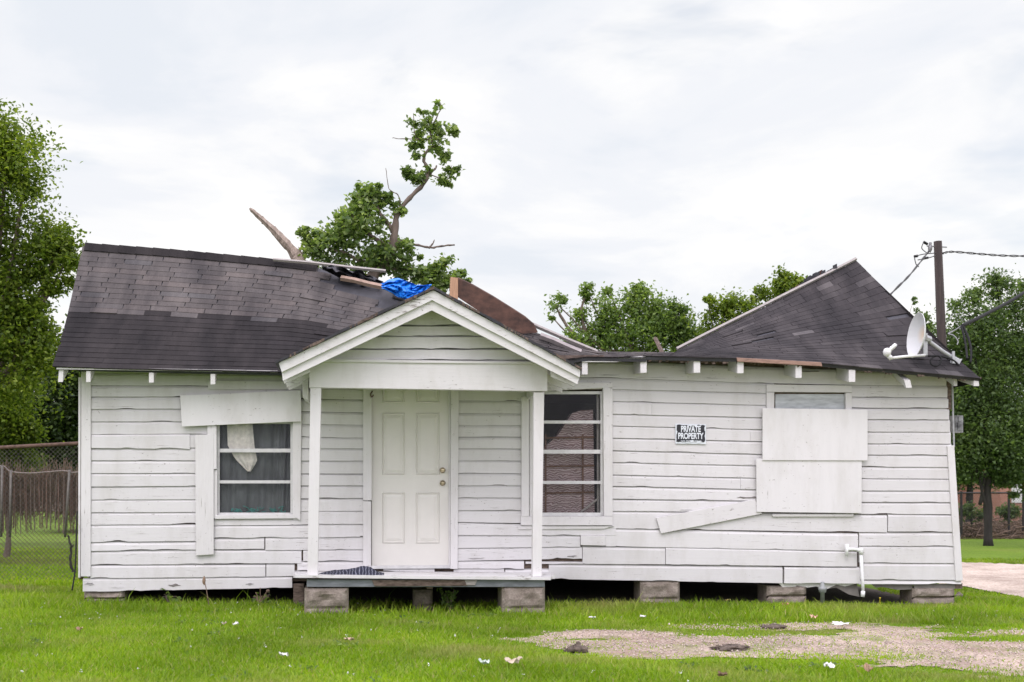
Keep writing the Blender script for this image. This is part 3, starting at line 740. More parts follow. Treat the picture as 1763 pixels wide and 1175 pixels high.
def deck(pt, mb, nu, nv, v1=1.0, mi=0):
    mb.grid(lambda u, v: pt.at(u * pt.len, v * v1, -.008), nu, nv, mi)
    mb.grid(lambda u, v: pt.at(u * pt.len, v * v1, -.045), nu, nv, mi)
    for vv in (0,):
        mb.grid(lambda u, v: pt.at(u * pt.len, vv, -.045 + .037 * v), nu, 1, mi)
    mb.grid(lambda u, v: pt.at(0, u * v1, -.045 + .037 * v), nv, 1, mi)
    mb.grid(lambda u, v: pt.at(pt.len, u * v1, -.045 + .037 * v), nv, 1, mi)
PL, PR = Patch(KN), Patch(KR)
dk = MB(); deck(PL, dk, 60, 8); roofL = dk.build('roof', 'felt', house); roofL['label'] = 'left roof slope sagging into the collapse'
s1 = MB()
def mat_l(v, rr):
    return 1 if v < .44 or (v < .50 and rr.random() < .35) else 0
def gap_l(v, rr): return rr.uniform(.0, .002) if v < .46 else rr.uniform(.009, .014)
uhole = PL.d[3]
def skip_l(u, v, rr):
    if u > PL.d[2] + .55 and v > .92 - .10 * (u - PL.d[2]) + rr.uniform(-.02, .02) and u < PL.d[5] + .3: return True
    if u > PL.d[7] and rr.random() < .12: return True
    return False
shingles(PL, s1, 24, .315, .325, mat_l, 0, lambda v: PL.len, gap_l, 5, skip_l)
# ridge cap
for i in range(15):
    a = i * .2; b = a + .26
    if b > PL.d[2] + .5: break
    vs = [PL.at(a, .955, .022), PL.at(b, .955, .012), PL.at(b, 1.0, .045), PL.at(a, 1.0, .055)]
    vs += [vs[2] + Vector((0, .13, -.07)), vs[3] + Vector((0, .13, -.07)), PL.at(a, .955, .005), PL.at(b, .955, .002)]
    s1.add(vs, [(0, 1, 2, 3), (3, 2, 4, 5), (6, 7, 1, 0)], 2)
s1.build('shingles', ['sh_new', 'sh_old', 'sh_old'], roofL)
dk = MB(); deck(PR, dk, 40, 12); roofR = dk.build('roof', 'felt', house); roofR['label'] = 'right hipped roof piece twisted down by the collapse'
s2 = MB()
shingles(PR, s2, 22, .28, .36, lambda v, rr: 0, 0, lambda v: PR.len, lambda v, rr: rr.uniform(.002, .008), 9, lambda u, v, rr: rr.random() < .006)
s2.build('shingles', 'sh_right', roofR)
# rear slopes
bk = MB(); BE = lambda p: Vector((p.x, YB + .4, 2.60))
tl = [PL.at(d, 1, -.01) for d in PL.d]
for i in range(len(tl) - 1): bk.prism([tl[i], tl[i + 1], BE(tl[i + 1]), BE(tl[i])], (0, 0, -.04))
tr_ = [PR.at(d, 1, -.01) for d in PR.d]
for i in range(len(tr_) - 1): bk.prism([tr_[i], tr_[i + 1], BE(tr_[i + 1]), BE(tr_[i])], (0, 0, -.04))
cR = PR.at(PR.len, 0, -.01); tR = tr_[-1]
bk.prism([cR, Vector((cR.x, YB + .4, 2.6)), tR], (0, 0, -.04)); bk.prism([tR, Vector((cR.x, YB + .4, 2.6)), BE(tR)], (0, 0, -.04))
bk.build('roof', 'sh_old', house)['label'] = 'rear roof slope'
# eave trim
def strip(name, pts, Y, h, th, mat, parent=house, top=None):
    mb = MB()
    for (a, b) in zip(pts[:-1], pts[1:]): mb.qb([a, b, (b[0], b[1] + h), (a[0], a[1] + h)], Y, th)
    return mb.build(name, mat, parent)
strip('drip_edge', [(97, 632.5), (250, 634.5), (400, 637), (478, 638.5)], -.445, 3.6, .02, 'trim')
strip('fascia', [(1002, 617), (1060, 617), (1112, 613)], -.44, 6.5, .02, 'barge')
# torn eave edge on the right
te = MB(); rr = random.Random(3)
for i in range(95):
    x = 1110 + i * 6.1; yb = float(np.interp(x, [1110, 1270, 1410, 1550, 1688], [615, 617, 625, 639, 651]))
    hgt = rr.uniform(3, 8.5) if x > 1400 else rr.uniform(4, 11)
    te.qb([(x, yb - 1), (x + 6.3, yb - .8), (x + 5.6, yb + hgt * rr.uniform(.5, 1)), (x + .5, yb + hgt)], -.435 + rr.uniform(0, .03), .03)
te.build('eave_edge', 'rotten', house)['label'] = 'rotten torn edge of the right eave'
board('eave_board', [(1268, 616), (1414, 624), (1416, 631), (1270, 623)], -.462, .02, plain('brown_peeling_board', (.27, .17, .13), .85, 0, .35, 9, .3, (1, 1, 6)))
# rafter tails
def tail(px, py, w_, h_, Y=-.42, rise=.22, mat='trim', skew=0):
    mb = MB(); q = [(px - w_ / 2, py), (px + w_ / 2, py), (px + w_ / 2 + skew, py + h_), (px - w_ / 2 + skew, py + h_)]
    mb.prism([P(a, b, Y) for a, b in (q[0], q[3], q[2], q[1])], (0, -Y - .03, rise)); o = mb.build('rafter_tail', mat, house)
    return o
for px, py, w_, h_ in ((105.5, 636, 8, 22), (152, 636, 7.5, 22), (260.5, 637, 8, 22), (366.5, 639, 8, 23)): tail(px, py, w_, h_, skew=-1.5 if px < 120 else 0)
for px, py, w_, h_ in ((1007, 624, 9.5, 21), (1108, 620, 10.5, 22), (1200, 621, 11, 21), (1275, 622, 10.5, 21), (1375, 629, 10.5, 22), (1467, 637, 11, 21)):
    tail(px, py, w_, h_, rise=.02 if px < 1250 else .07)
tail(1562, 655, 10, 13, rise=.18, skew=3)['label'] = 'broken rafter tail'
tail(1681, 651, 9, 14, rise=.1)
tail(1645, 650, 6, 15, Y=-.3, rise=.12, mat='barge')
lt = MB(); lt.tube([PR.at(PR.len * i / 12, 1.0, .03) for i in range(13)], .024, 4); lt.build('roof_lath', 'palewood', house)

# ---------------------------------------------------------------- porch
YG, YPB = -1.62, -1.30
def poly(name, px, Y, th, mat, parent=house):
    mb = MB(); mb.prism([P(a, b, Y) for a, b in px][::-1], (0, th, 0)); return mb.build(name, mat, parent)
pr = empty('porch_placeholder', HO, '', '')
bpy.data.objects.remove(pr)
g_sh = MB()   # roof over the porch: two slopes
def slope(p0, p1, th):
    a, b = P(*p0, YG - .05), P(*p1, YG - .05); back = 1.0 - YG
    g_sh.prism([a, a - Vector((0, 0, th)), b - Vector((0, 0, th)), b], (0, back, 0))
proof_pts = [((474, 623), (747, 494)), ((747, 494), (1002, 634))]
for p0, p1 in proof_pts: slope(p0, p1, .022)
proof = g_sh.build('porch_roof', 'felt', house)
es = MB(); rr = random.Random(8)
for (x0, y0), (x1, y1) in proof_pts:
    n = 110
    for i in range(n):
        a = i / n; b = (i + 1.05) / n; lo_ = 2.2 * float(vn(i * .13, y0, 5)); j0, j1 = lo_ + rr.uniform(-.3, 1.2), lo_ + rr.uniform(-.3, 1.2); up0 = 1.6 * float(vn(i * .2, y1, 7)) + rr.uniform(-.4, .4)
        A = (x0 + (x1 - x0) * a, y0 + (y1 - y0) * a); B = (x0 + (x1 - x0) * b, y0 + (y1 - y0) * b)
        es.qb([(A[0], A[1] - up0), (B[0], B[1] - up0), (B[0], B[1] + 2.2 + j1), (A[0], A[1] + 2.2 + j0)], YG - .065 + rr.uniform(0, .02), .10, 0 if float(vn(i * .21, 3, 12)) < .62 else 1)
es.build('shingle_edge', ['felt', 'rotten'], proof)
for nm, A, B, C_, D_ in (('bargeboard', (480, 625), (746, 500), (744, 517), (485, 641)), ('bargeboard', (746, 500), (999.5, 636), (998, 650), (744, 517))):
    poly(nm, [A, B, C_, D_], YG - .02, .03, 'barge')
poly('bargeboard', [(485, 639), (744, 515), (743.5, 534.5), (487, 656)], YG + .012, .025, 'porchpaint'); poly('bargeboard', [(744, 515), (998, 648), (994, 662), (743.5, 534.5)], YG + .012, .025, 'porchpaint')
# soffit lookouts and porch rafters
for k, (Y_) in enumerate((YG + .1, -1.05, -.7)):
    for q in ([(486, 650), (533, 626), (533, 640), (489, 660)], [(950, 633), (992, 655), (990, 665), (950, 648)]):
        mb = MB(); qq = [P(a, b, YG + .05) for a, b in q]; dy = Y_ - YG - .05
        mb.prism([p + Vector((0, dy, 0)) for p in (qq[0], qq[3], qq[2], qq[1])], (0, .045, 0)); mb.build('porch_rafter', 'porchpaint', house)
mb = MB(); a, b, c = P(497, 622, YG), P(746, 506, YG), P(983, 634, YG)
for p, q in ((a, b), (b, c)):
    p = p - Vector((0, 0, .03)); q = q - Vector((0, 0, .03)); mb.prism([p, p - Vector((0, 0, .02)), q - Vector((0, 0, .02)), q], (0, 1.5, 0))
mb.build('porch_soffit', 'porchpaint', house)
# gable siding
gs = MB()
def gx(y, side):  # inner outline of the gable
    t = (y - 534) / (622 - 534)
    return 743 - t * 190 if side < 0 else 743 + t * 188
gl = [520, 559.5, 578, 600, 619, 627]
for i in range(len(gl) - 1):
    y0, y1 = gl[i], gl[i + 1]; a0, a1, b0, b1 = gx(y0, -1) - 14, gx(y1, -1) - 14, gx(y0, 1) + 14, gx(y1, 1) + 14
    if i == 0: a0 = b0 = 743
    Yt, Yb_ = YPB + .055, YPB + .034
    n = 24; bs = len(gs.v)
    for k in range(n + 1):
        t = k / n; xt = a0 + (b0 - a0) * t; xb = a1 + (b1 - a1) * t; wob = (float(vn(xb * .05, i * 7, 3)) - .5) * 2.2
        gs.v += [tuple(P(xt, y0 + 1.6, Yt)), tuple(P(xt, y0 + 3.0, Yt - .012)), tuple(P(xb, y1 + wob, Yb_)), tuple(P(xb, y1 + wob, Yt + .02))]
    for k in range(n):
        q = bs + 4 * k
        for j, mi in ((0, 1), (1, 0), (2, 1)): gs.f.append((q + j, q + j + 1, q + j + 5, q + j + 4)); gs.m.append(mi)  # board gaps coloured darker to strengthen their shadow lines
poly_b = [P(x, y, YPB + .08) for x, y in ((743, 515), (545, 626), (945, 628))]; gs.prism(poly_b, (0, .02, 0), 1)
gs.build('gable_siding', ['porchpaint', 'gap'], house)
board('porch_beam', [(532.5, 623), (942.5, 626), (942.5, 674), (532.5, 667.5)], YPB, .09, 'porchpaint')
board('beam_cap', [(556, 618), (926, 623.5), (942, 627.5), (534, 623.5)], YPB - .02, .05, 'porchpaint')
for x0, x1, ya, yb in ((532.5, 545, 623, 667.5), (931, 942.5, 626, 674)):
    mb = MB(); mb.rect(x0, ya, x1, yb, YPB + .092, 1.2); mb.build('porch_side_beam', 'porchpaint', house)
board('soffit_block', [(520, 642), (531, 640), (531, 690), (521, 684)], -.75, .7, 'porchpaint')
mb = MB(); a, b = P(545, 640, YPB), P(931, 640, YPB); mb.box((a.x, YPB + .1, a.z), (b.x, -.04, a.z + .02)); mb.build('porch_ceiling', 'porchpaint', house)
for q in ([(534.5, 668), (553, 668), (547, 993), (529, 993)], [(919, 676), (937, 676), (932.5, 993), (917, 993)]):
    board('porch_post', q, YPB + .01, .11, 'vtrim')
# deck
mb = MB(); rr = random.Random(4)
zf0, zf1 = P(510, 990, -1.38), P(950, 994, -1.38); zb0, zb1 = P(510, 984, -.035), P(950, 986, -.035)
n = 10
for i in range(n):   # boards run along the front
    t0, t1 = i / n, (i + .97) / n
    a, b = zf0.lerp(zb0, t0), zf1.lerp(zb1, t0); c, d = zf1.lerp(zb1, t1), zf0.lerp(zb0, t1)
    e0 = rr.uniform(-.02, .02); a = a + Vector((e0, 0, 0)); d = d + Vector((e0, 0, 0)); b = b + Vector((rr.uniform(-.02, .05), 0, 0)); c = c + Vector((rr.uniform(-.02, .02), 0, 0))
    mb.prism([a, b, c, d], (0, 0, -.032))
porchfl = mb.build('porch_floor', 'barge', house)
board('floor_joist', [(528, 998), (938, 998), (938, 1011), (528, 1011)], -1.33, .05, plain('grey_worn_joist', (.17, .185, .20), .8, 0, .35, 6, .3, (1, 1, 5)))
board('floor_joist', [(640, 999), (800, 999), (805, 1009), (645, 1010)], -1.345, .012, 'rotten')
board('floor_joist', [(800, 999), (822, 999), (818, 1008), (803, 1008)], -1.346, .012, 'palewood')
for x in (530, 735, 925):
    mb = MB(); mb.rect(x, 999, x + 10, 1014, -1.27, 1.2); mb.build('cross_joist', 'rotten', house)
# torn skirt flaps and meter
rr = random.Random(6)
def flap(pts, mat, Y=.0):
    mb = MB(); mb.prism([P(a, b, Y) for a, b in pts][::-1], (0, .01, 0)); mb.build('skirt_flap', mat, house)
flap([(1392, 1004), (1475, 1004), (1480, 1028), (1462, 1024), (1440, 1012), (1425, 1014), (1410, 1009)], 'grey_sheet', .03)
flap([(1340, 1004), (1480, 1004), (1455, 1010), (1440, 1007), (1425, 1014), (1405, 1010), (1390, 1012), (1372, 1008), (1362, 1022), (1352, 1016)], 'paper', .012)
flap([(1500, 1006), (1572, 1006), (1570, 1015), (1545, 1016), (1520, 1011), (1508, 1012)], 'grey_sheet', .02)
flap([(1572, 1006), (1650, 1005), (1644, 1014), (1610, 1013), (1575, 1015)], 'grey_sheet', .005)
mb = MB(); mb.rect(1645, 1004, 1657, 1014, .0, .12); mb.build('sill_end', 'rotten', house)
mb = MB(); c = P(1646, 731, .35); mb.box((c.x - .06, .25, c.z - .11), (c.x + .045, .40, c.z + .11)); mb.box((c.x - .03, .238, c.z - .08), (c.x + .035, .2495, c.z + .02)); mb.box((c.x - .02, .238, c.z + .03), (c.x + .02, .2495, c.z + .09)); mb.build('electric_meter', plain('black_grey_meter_box', (.06, .06, .065), .5, 0, .3, 9, 0, col2=(.36, .37, .37)), house)
mb = MB(); mb.tube([P(1639.5, 655, -.02), P(1641, 720, -.02), P(1642.5, 770, -.02)], .012, 8); mb.build('conduit', 'greycable', house)
mb = MB(); mb.rect(1631, 651, 1638, 705, -.02, .06); mb.build('rotten_corner', 'rotten', house)
# painted drain pipe on the wall
mb = MB(); rp = .020
mb.tube([P(1458, 937, -.1), P(1458, 958, -.1)], [rp * 1.3, rp * .8], 10); mb.tube(subdiv_path([P(1456, 946, -.1), P(1470, 946, -.1), P(1480, 947, -.1)], 3), rp, 10)
mb.tube([P(1476, 947, -.1), P(1485, 948, -.1)], rp * 1.4, 10); mb.tube([P(1482, 944, -.1), P(1483, 955, -.1)], rp * 1.35, 10)
mb.tube([P(1482, 950, -.1), P(1485, 1000, -.1), P(1486, 1022, -.1)], rp, 10); mb.tube([P(1486, 1018, -.1), P(1485, 1028, -.1)], rp * 1.3, 10)
mb.build('drain_pipe', 'pipe', house, smooth=True)

# ================================================================ THINGS UNDER THE HOUSE
def block(px0, px1, py0, py1, Y, dep, label, split=.72, name='concrete_block', sd_=0):
    a = P(px0, py0, Y); b = P(px1, py1, Y); x0, x1, z1 = a.x, b.x, a.z; z0 = min(b.z, gz(a.x)) - .03
    mb = MB(); n, m = 14, 10
    def fn(u, v):
        e = min(u, 1 - u, 1) * 9; zc = v; sp = abs(v - (1 - split)); ed = min(1, e, min(v, 1 - v) * 7 + .001, sp * 9)
        dsp = -.055 * max(0, ed) ** .5 * (.15 + 1.3 * float(fbm(u * 3.3 + sd_, v * 3, 31 + sd_, 2)))
        return (x0 + (x1 - x0) * u, Y + dsp, z0 + (z1 - z0) * v)
    mb.grid(fn, n, m)
    mb.prism([(x0, Y, z0), (x0, Y, z1), (x1, Y, z1), (x1, Y, z0)][::-1], (0, dep, 0))
    return tag(mb.build(name, 'block'), label, 'concrete block', 'concrete blocks propping up the house')
block(524, 600, 1013, 1057, -1.30, .4, 'rock-faced grey concrete block under the left porch post', sd_=1)
block(864, 938, 1011, 1055, -1.30, .4, 'rock-faced grey concrete block under the right porch post', sd_=2)
block(145, 215, 1018.5, 1036, 0.02, .3, 'low grey concrete block under the left corner of the house', .5, sd_=3)
block(1102, 1170, 1001, 1040, .0, .35, 'concrete block under the wall below the private property sign', sd_=4)
block(1320, 1388, 1009, 1036, .03, .35, 'concrete block under the wall below the boarded window', .5, sd_=5)
block(1570, 1643, 1013, 1036, .01, .35, 'concrete block under the right corner of the house', .5, sd_=6)
block(712, 745, 1016, 1058, -.7, .3, 'dark narrow block pile under the middle of the porch floor', .6, sd_=7)
mb = MB(); mb.rect(505, 1006, 523, 1050, -.2, .12); tag(mb.build('wooden_prop', 'rotten'), 'short rotten wooden prop beside the left porch block', 'prop')
mb = MB(); a = G(1417, 1040)
c = lambda y, r: (Vector((P(1416, y, -.12).x, -.12, P(1416, y, -.12).z)), r)
prof = [c(1045, .026), c(1021, .026), c(1020, .045), c(1017, .045), c(1016, .05), c(1012, .055), c(1011, .03), c(1007, .03), c(1006, .022), c(1002, .022)]
mb.tube([p for p, _ in prof], [q for _, q in prof], 10); tag(mb.build('standpipe', 'greypipe', smooth=True), 'short grey standpipe with a valve rising from the grass below the boarded window', 'pipe')

# ================================================================ THINGS ON THE HOUSE
# sign
sg = empty('sign', P(1190, 764, -.05), 'worn black and white sign reading PRIVATE PROPERTY on the clapboards', 'sign')
mb = MB(); mb.qb([(1163, 730), (1215.5, 731), (1215.5, 765), (1163, 764)], -.048, .010); mb.build('plate', 'signwhite', sg)
rr = random.Random(12); pts = []
def edge(a, b, n, j):
    return [(a[0] + (b[0] - a[0]) * i / n + rr.uniform(-j, j), a[1] + (b[1] - a[1]) * i / n + rr.uniform(-j, j)) for i in range(n)]
pts = edge((1165.5, 731.5), (1213.5, 732.5), 14, .8) + edge((1213.5, 732.5), (1214, 761), 8, 1.0) + edge((1214, 761), (1165, 761), 14, 1.1) + edge((1165, 761), (1165.5, 731.5), 8, .6)
poly('black_panel', pts, -.0515, .003, 'signblack', sg)
def text(s, px, py, wpx, hpx, Y, mat, parent, name='lettering', bold=.035):
    cu = bpy.data.curves.new('t', 'FONT'); cu.body = s; cu.size = 1; cu.extrude = .01; cu.offset = bold; cu.align_x = 'CENTER'; cu.space_character = 1.0
    ob = bpy.data.objects.new('t', cu); COL.objects.link(ob); dg = bpy.context.evaluated_depsgraph_get()
    me = bpy.data.meshes.new_from_object(ob.evaluated_get(dg)); bpy.data.objects.remove(ob)
    n = len(me.vertices); a = np.empty(n * 3, np.float32); me.vertices.foreach_get('co', a); a = a.reshape(-1, 3)
    x0, x1, y0, y1 = a[:, 0].min(), a[:, 0].max(), a[:, 1].min(), a[:, 1].max()
    c_ = P(px, py, Y); k = mpp(px, Y)
    o = np.stack([c_.x + ((a[:, 0] - x0) / (x1 - x0) - .5) * wpx * k, c_.y - a[:, 2] * .1, c_.z + ((a[:, 1] - y0) / (y1 - y0) - .5) * hpx * k], 1)
    me.vertices.foreach_set('co', o.astype(np.float32).ravel()); me.update(); me.materials.clear(); me.materials.append(M[mat])
    return link_mesh(name, me, parent)
text('PRIVATE', 1189.5, 738.8, 35, 11, -.0535, 'signwhite', sg); text('PROPERTY', 1189.5, 750.8, 45, 11, -.0535, 'signwhite', sg)
text('NO TRESPASSING', 1190, 760, 36, 3.2, -.0535, 'signwhite', sg, bold=.01)
rr = random.Random(5)
for (x, y, a, b) in ((1196, 732, 5, 1.6), (1177, 731.5, 3, 1), (1214, 739, 1.8, 5), (1191, 760, 4, 2.4), (1203, 761.5, 6, 1.6), (1184, 762, 5, 1.2), (1165, 745, 1.2, 4), (1187, 733, 4, 1)):
    mb = MB(); mb.prism([P(x + a * math.cos(t) * rr.uniform(.6, 1.2), y + b * math.sin(t) * rr.uniform(.6, 1.2), -.0538) for t in np.linspace(0, 6.0, 9)], (0, .003, 0)); mb.build('worn_paint', 'signwhite', sg)


# satellite dish
base = P(1640, 622, -.12)
ds = empty('satellite_dish', base, 'pale grey satellite dish on a bent steel mast at the right end of the roof', 'satellite dish')
c = P(1581, 578, -.35); nrm = Vector((-.985, .04, .12)).normalized(); uu = nrm.cross(Vector((0, 0, 1))).normalized(); vv = uu.cross(nrm).normalized()
mb = MB(); k = mpp(1581, -.35); rad = 39 * k
def dfn(off):
    def fn(u, v):
        a = u * 2 * math.pi; r = v * rad; return c + uu * (r * .93 * math.cos(a)) + vv * (r * math.sin(a)) + nrm * (.085 * (v * v) - .05 + off)
    return fn
mb.grid(dfn(0), 28, 8); mb.grid(dfn(-.008), 28, 8)
mb.grid(lambda u, v: dfn(-.008 * v)(u, 1), 28, 1); mb.build('reflector', 'dish', ds, smooth=True)
mb = MB(); mb.tube(subdiv_path([P(1596, 586, -.28), P(1610, 596, -.24), P(1625, 607, -.2), P(1642, 617, -.14), P(1650, 621, -.1)], 4), .026, 10); mb.build('mast', 'dishsteel', ds, smooth=True)
mb = MB(); mb.tube([P(1592, 582, -.31), P(1600, 585, -.28)], .045, 8); mb.rect(1590, 574, 1597, 612, -.32, .03); mb.build('bracket', 'dishsteel', ds)
mb = MB(); mb.rect(1640, 605, 1644, 626, -.2, .02); mb.qb([(1640, 618), (1657, 618), (1652, 627), (1638, 626)], -.16, .05); mb.build('foot', 'dishsteel', ds)
mb = MB(); mb.tube([P(1592, 612, -.4), P(1560, 614, -.55), P(1533, 617, -.62)], .017, 8); mb.build('feed_arm', 'paleplastic', ds, smooth=True)
mb = MB(); mb.blob(P(1527, 607, -.63), .05, .05, .055, amp=.1); mb.tube([P(1529, 612, -.62), P(1535, 618, -.62)], .03, 8)
for i in range(3): mb.tube([P(1532 + i * 3, 604 - i * 2.5, -.6), P(1536 + i * 3, 598 - i * 2.5, -.6)], .022, 10)
mb.build('receiver', 'paleplastic', ds, smooth=True)
mb = MB(); loop = [P(1598, 614, -.3), P(1615, 613, -.28), P(1621, 620, -.3), P(1614, 630, -.32), P(1604, 628, -.32), P(1603, 619, -.3), P(1614, 613, -.26), P(1640, 620, -.2), P(1655, 635, -.2), P(1664, 650, -.25)]
mb.tube(subdiv_path(loop, 5), .012, 6); mb.build('coax_cable', 'rubber', ds, smooth=True)

# debris on the roof
def stick(name, a, b, r, mat, label, k=4, cat='board'):
    mb = MB(); mb.tube([a, a.lerp(b, .33) + Vector((0, 0, .008)), a.lerp(b, .66), b], r, k); return tag(mb.build(name, mat), label, cat)
stick('wood_lath', P(470, 447, 1.78), P(664, 467, 1.72), .022, 'palewood', 'long thin grey lath lying along the sagging ridge')
stick('wood_lath', P(587, 479, 1.55), P(657, 494, 1.4), .036, plain('tan_lath', (.30, .21, .16), .8, 0, .25, 12, .2), 'short tan board lying below the black torn felt')
stick('wood_lath', P(868, 540, 1.1), P(1028, 606, 1.15), .028, 'palewood', 'pale grey lath sloping down right of the porch gable')
stick('wood_lath', P(930, 578, .95), P(1000, 607, .9), .04, plain('grey_lath', (.30, .27, .26), .85, 0, .2, 12, .2), 'dull grey board sloping down just under the pale lath')
mb = MB()
def fn(u, v):
    x = 555 + 105 * u; yt = np.interp(u, [0, .3, .6, 1], [457, 460, 466, 487]); yb = np.interp(u, [0, .3, .6, 1], [463, 480, 492, 497])
    return P(x, yt + (yb - yt) * v + (float(vn(u * 14, v * 6, 3)) - .5) * 8, 1.62 + (float(vn(u * 11, v * 7, 9)) - .5) * .3)
mb.grid(fn, 36, 12); tag(mb.build('roofing_felt', 'felt'), 'torn black roofing felt crumpled in the hole at the ridge', 'roofing felt')
mb = MB()
def fn(u, v):
    x = 657 + 86 * u + (float(vn(v * 6, u * 6, 8)) - .5) * 6
    yt = np.interp(u, [0, .12, .35, .55, .7, .85, 1], [489, 482, 479, 484, 492, 491, 489]); yb = np.interp(u, [0, .2, .4, .6, .8, 1], [497, 503, 515, 517, 508, 494])
    cr = abs(float(vn(u * 7 + v * 3, v * 5, 14)) - .5) + .5 * abs(float(vn(u * 15, v * 13 + u * 5, 15)) - .5)
    return P(x, yt + (yb - yt) * v + (float(vn(u * 9, v * 3, 4)) - .5) * 5, 1.18 - .30 * cr + .16 * (1 - v))
mb.grid(fn, 50, 24); tag(mb.build('tarp', 'tarp'), 'crumpled bright blue tarp on the roof behind the porch gable', 'tarp')
mb = MB(); mb.prism([P(a, b, 1.0) for a, b in ((788, 479), (815, 492), (850, 512), (885, 534), (905, 547), (920, 560), (926, 573), (900, 575), (845, 550), (788, 512))][::-1], (.0, .025, .02))
tag(mb.build('plywood_sheet', 'rustwood'), 'wet brown plywood sheet standing behind the porch gable', 'plywood')
mb = MB(); mb.qb([(776, 477), (788.5, 479), (788.5, 520), (774, 520)], .97, .09); tag(mb.build('timber_stud', 'newwood'), 'raw orange timber stud end beside the brown plywood', 'timber')
mb = MB()
for i in range(16):
    x = 1360 + i * 5; y = 505 - i * 2.7; h = random.uniform(3, 8) if i < 3 or i > 11 else random.uniform(6, 13)
    mb.qb([(x, y - h), (x + 6, y - h - 3), (x + 7, y + 3), (x, y + 6)], 2.05 + random.uniform(0, .3), .03, 0 if random.random() < .8 else 1)
tag(mb.build('roof_debris', ['felt', plain('rust_red_felt', (.075, .035, .026), .9, 0, .4, 9, .3)]), 'torn dark roof scraps heaped behind the right ridge', 'debris')
mb = MB(); mb.tube([P(1128, 583, 1.9), P(1142, 612, 1.6)], .03, 5); tag(mb.build('broken_rafter', 'rotten'), 'broken dark rafter end poking up from the collapsed middle', 'rafter')

# things in the windows
mb = MB()
def fn(u, v):
    x = 372 + 136 * u; y = 722 + 172 * v
    f = math.sin(u * 26 + 2 * math.sin(v * 2)) * .02 + math.sin(u * 61 + v) * .008 + (.06 * max(0, u - .7) / .3) * math.sin(u * 70 + v * 3)
    return P(x, y, .13 + f - .03 * v)
mb.grid(fn, 90, 12); tag(mb.build('curtain', 'curtain', smooth=True), 'dark grey curtain hanging behind the left window', 'curtain')
mb = MB()
def fn(u, v):
    xl_ = np.interp(v, [0, .5, .75, 1], [391, 392, 404, 426]); xr2 = np.interp(v, [0, .5, .8, 1], [434, 438, 443, 432])
    return P(xl_ + (xr2 - xl_) * u, 722 + 90 * v, .055 + math.sin(u * 14) * .012)
mb.grid(fn, 24, 14); tag(mb.build('cloth', 'cream_cloth', smooth=True), 'cream cloth hanging to a point inside the left window', 'cloth')
mb = MB(); rr = random.Random(2)
for i in range(26):
    x = rr.uniform(398, 494); y = rr.uniform(874, 884) - 4 * max(0, 1 - abs(x - 465) / 20)
    p = [P(x + rr.uniform(-7, 7), y + rr.uniform(-4, 3), .05 + rr.uniform(-.015, .02)) for _ in range(4)]; mb.tube(subdiv_path(p, 3), .005, 4)
tag(mb.build('netting', 'teal'), 'teal netting scraps lying along the sill inside the left window', 'netting')
mb = MB(); mb.prism([P(a, b, .14) for a, b in ((1021, 706), (1000, 707), (985, 712), (960, 750), (940, 768), (905, 778), (905, 900), (1024, 900))][::-1], (0, .22, 0))
tag(mb.build('mattress', 'mattress'), 'mattress with purple wavy stripes leaning inside the right window', 'mattress')
mb = MB()
for y in (751, 800, 846): mb.qb([(940, y + 2), (1023, y), (1023, y + 3.5), (940, y + 5)], .118, .02)
for x in (1002, 938): mb.qb([(x, 748), (x + 3, 748), (x + 3, 890), (x, 890)], .121, .02)
tag(mb.build('slat_frame', 'strap'), 'thin brown slats in front of the striped mattress', 'slats')
mb = MB(); mb.tube([P(1029, 672, .09), P(1030, 892, .09)], .016, 6); mb.tube([P(1000, 882, .085), P(1031, 858, .085)], .014, 6)
tag(mb.build('stick', 'palewood'), 'pale upright stick at the right edge of the right window', 'stick')
# blanket on the porch
mb = MB(); p0 = P(549, 989, -1.1); p1 = P(664, 989, -1.1); wx = p1.x - p0.x; zd = P(600, 989, -1.1).z
def fn(u, v):
    e = math.sin(math.pi * min(max(u, 0), 1)) ** .5 * math.sin(math.pi * v) ** .6
    ridge = .055 + .05 * math.exp(-((u - .74) / .16) ** 2)
    return (p0.x + wx * u + (float(vn(v * 5, u * 4, 3)) - .5) * .06, -1.25 + .5 * v + (float(vn(u * 6, v * 3, 6)) - .5) * .08, zd - .012 + e * (ridge * (.55 + .9 * float(fbm(u * 7, v * 5, 8)))))
mb.grid(fn, 60, 26); tag(mb.build('blanket', 'blanket', smooth=True), 'navy blanket with pale stripes crumpled on the porch floor', 'blanket')

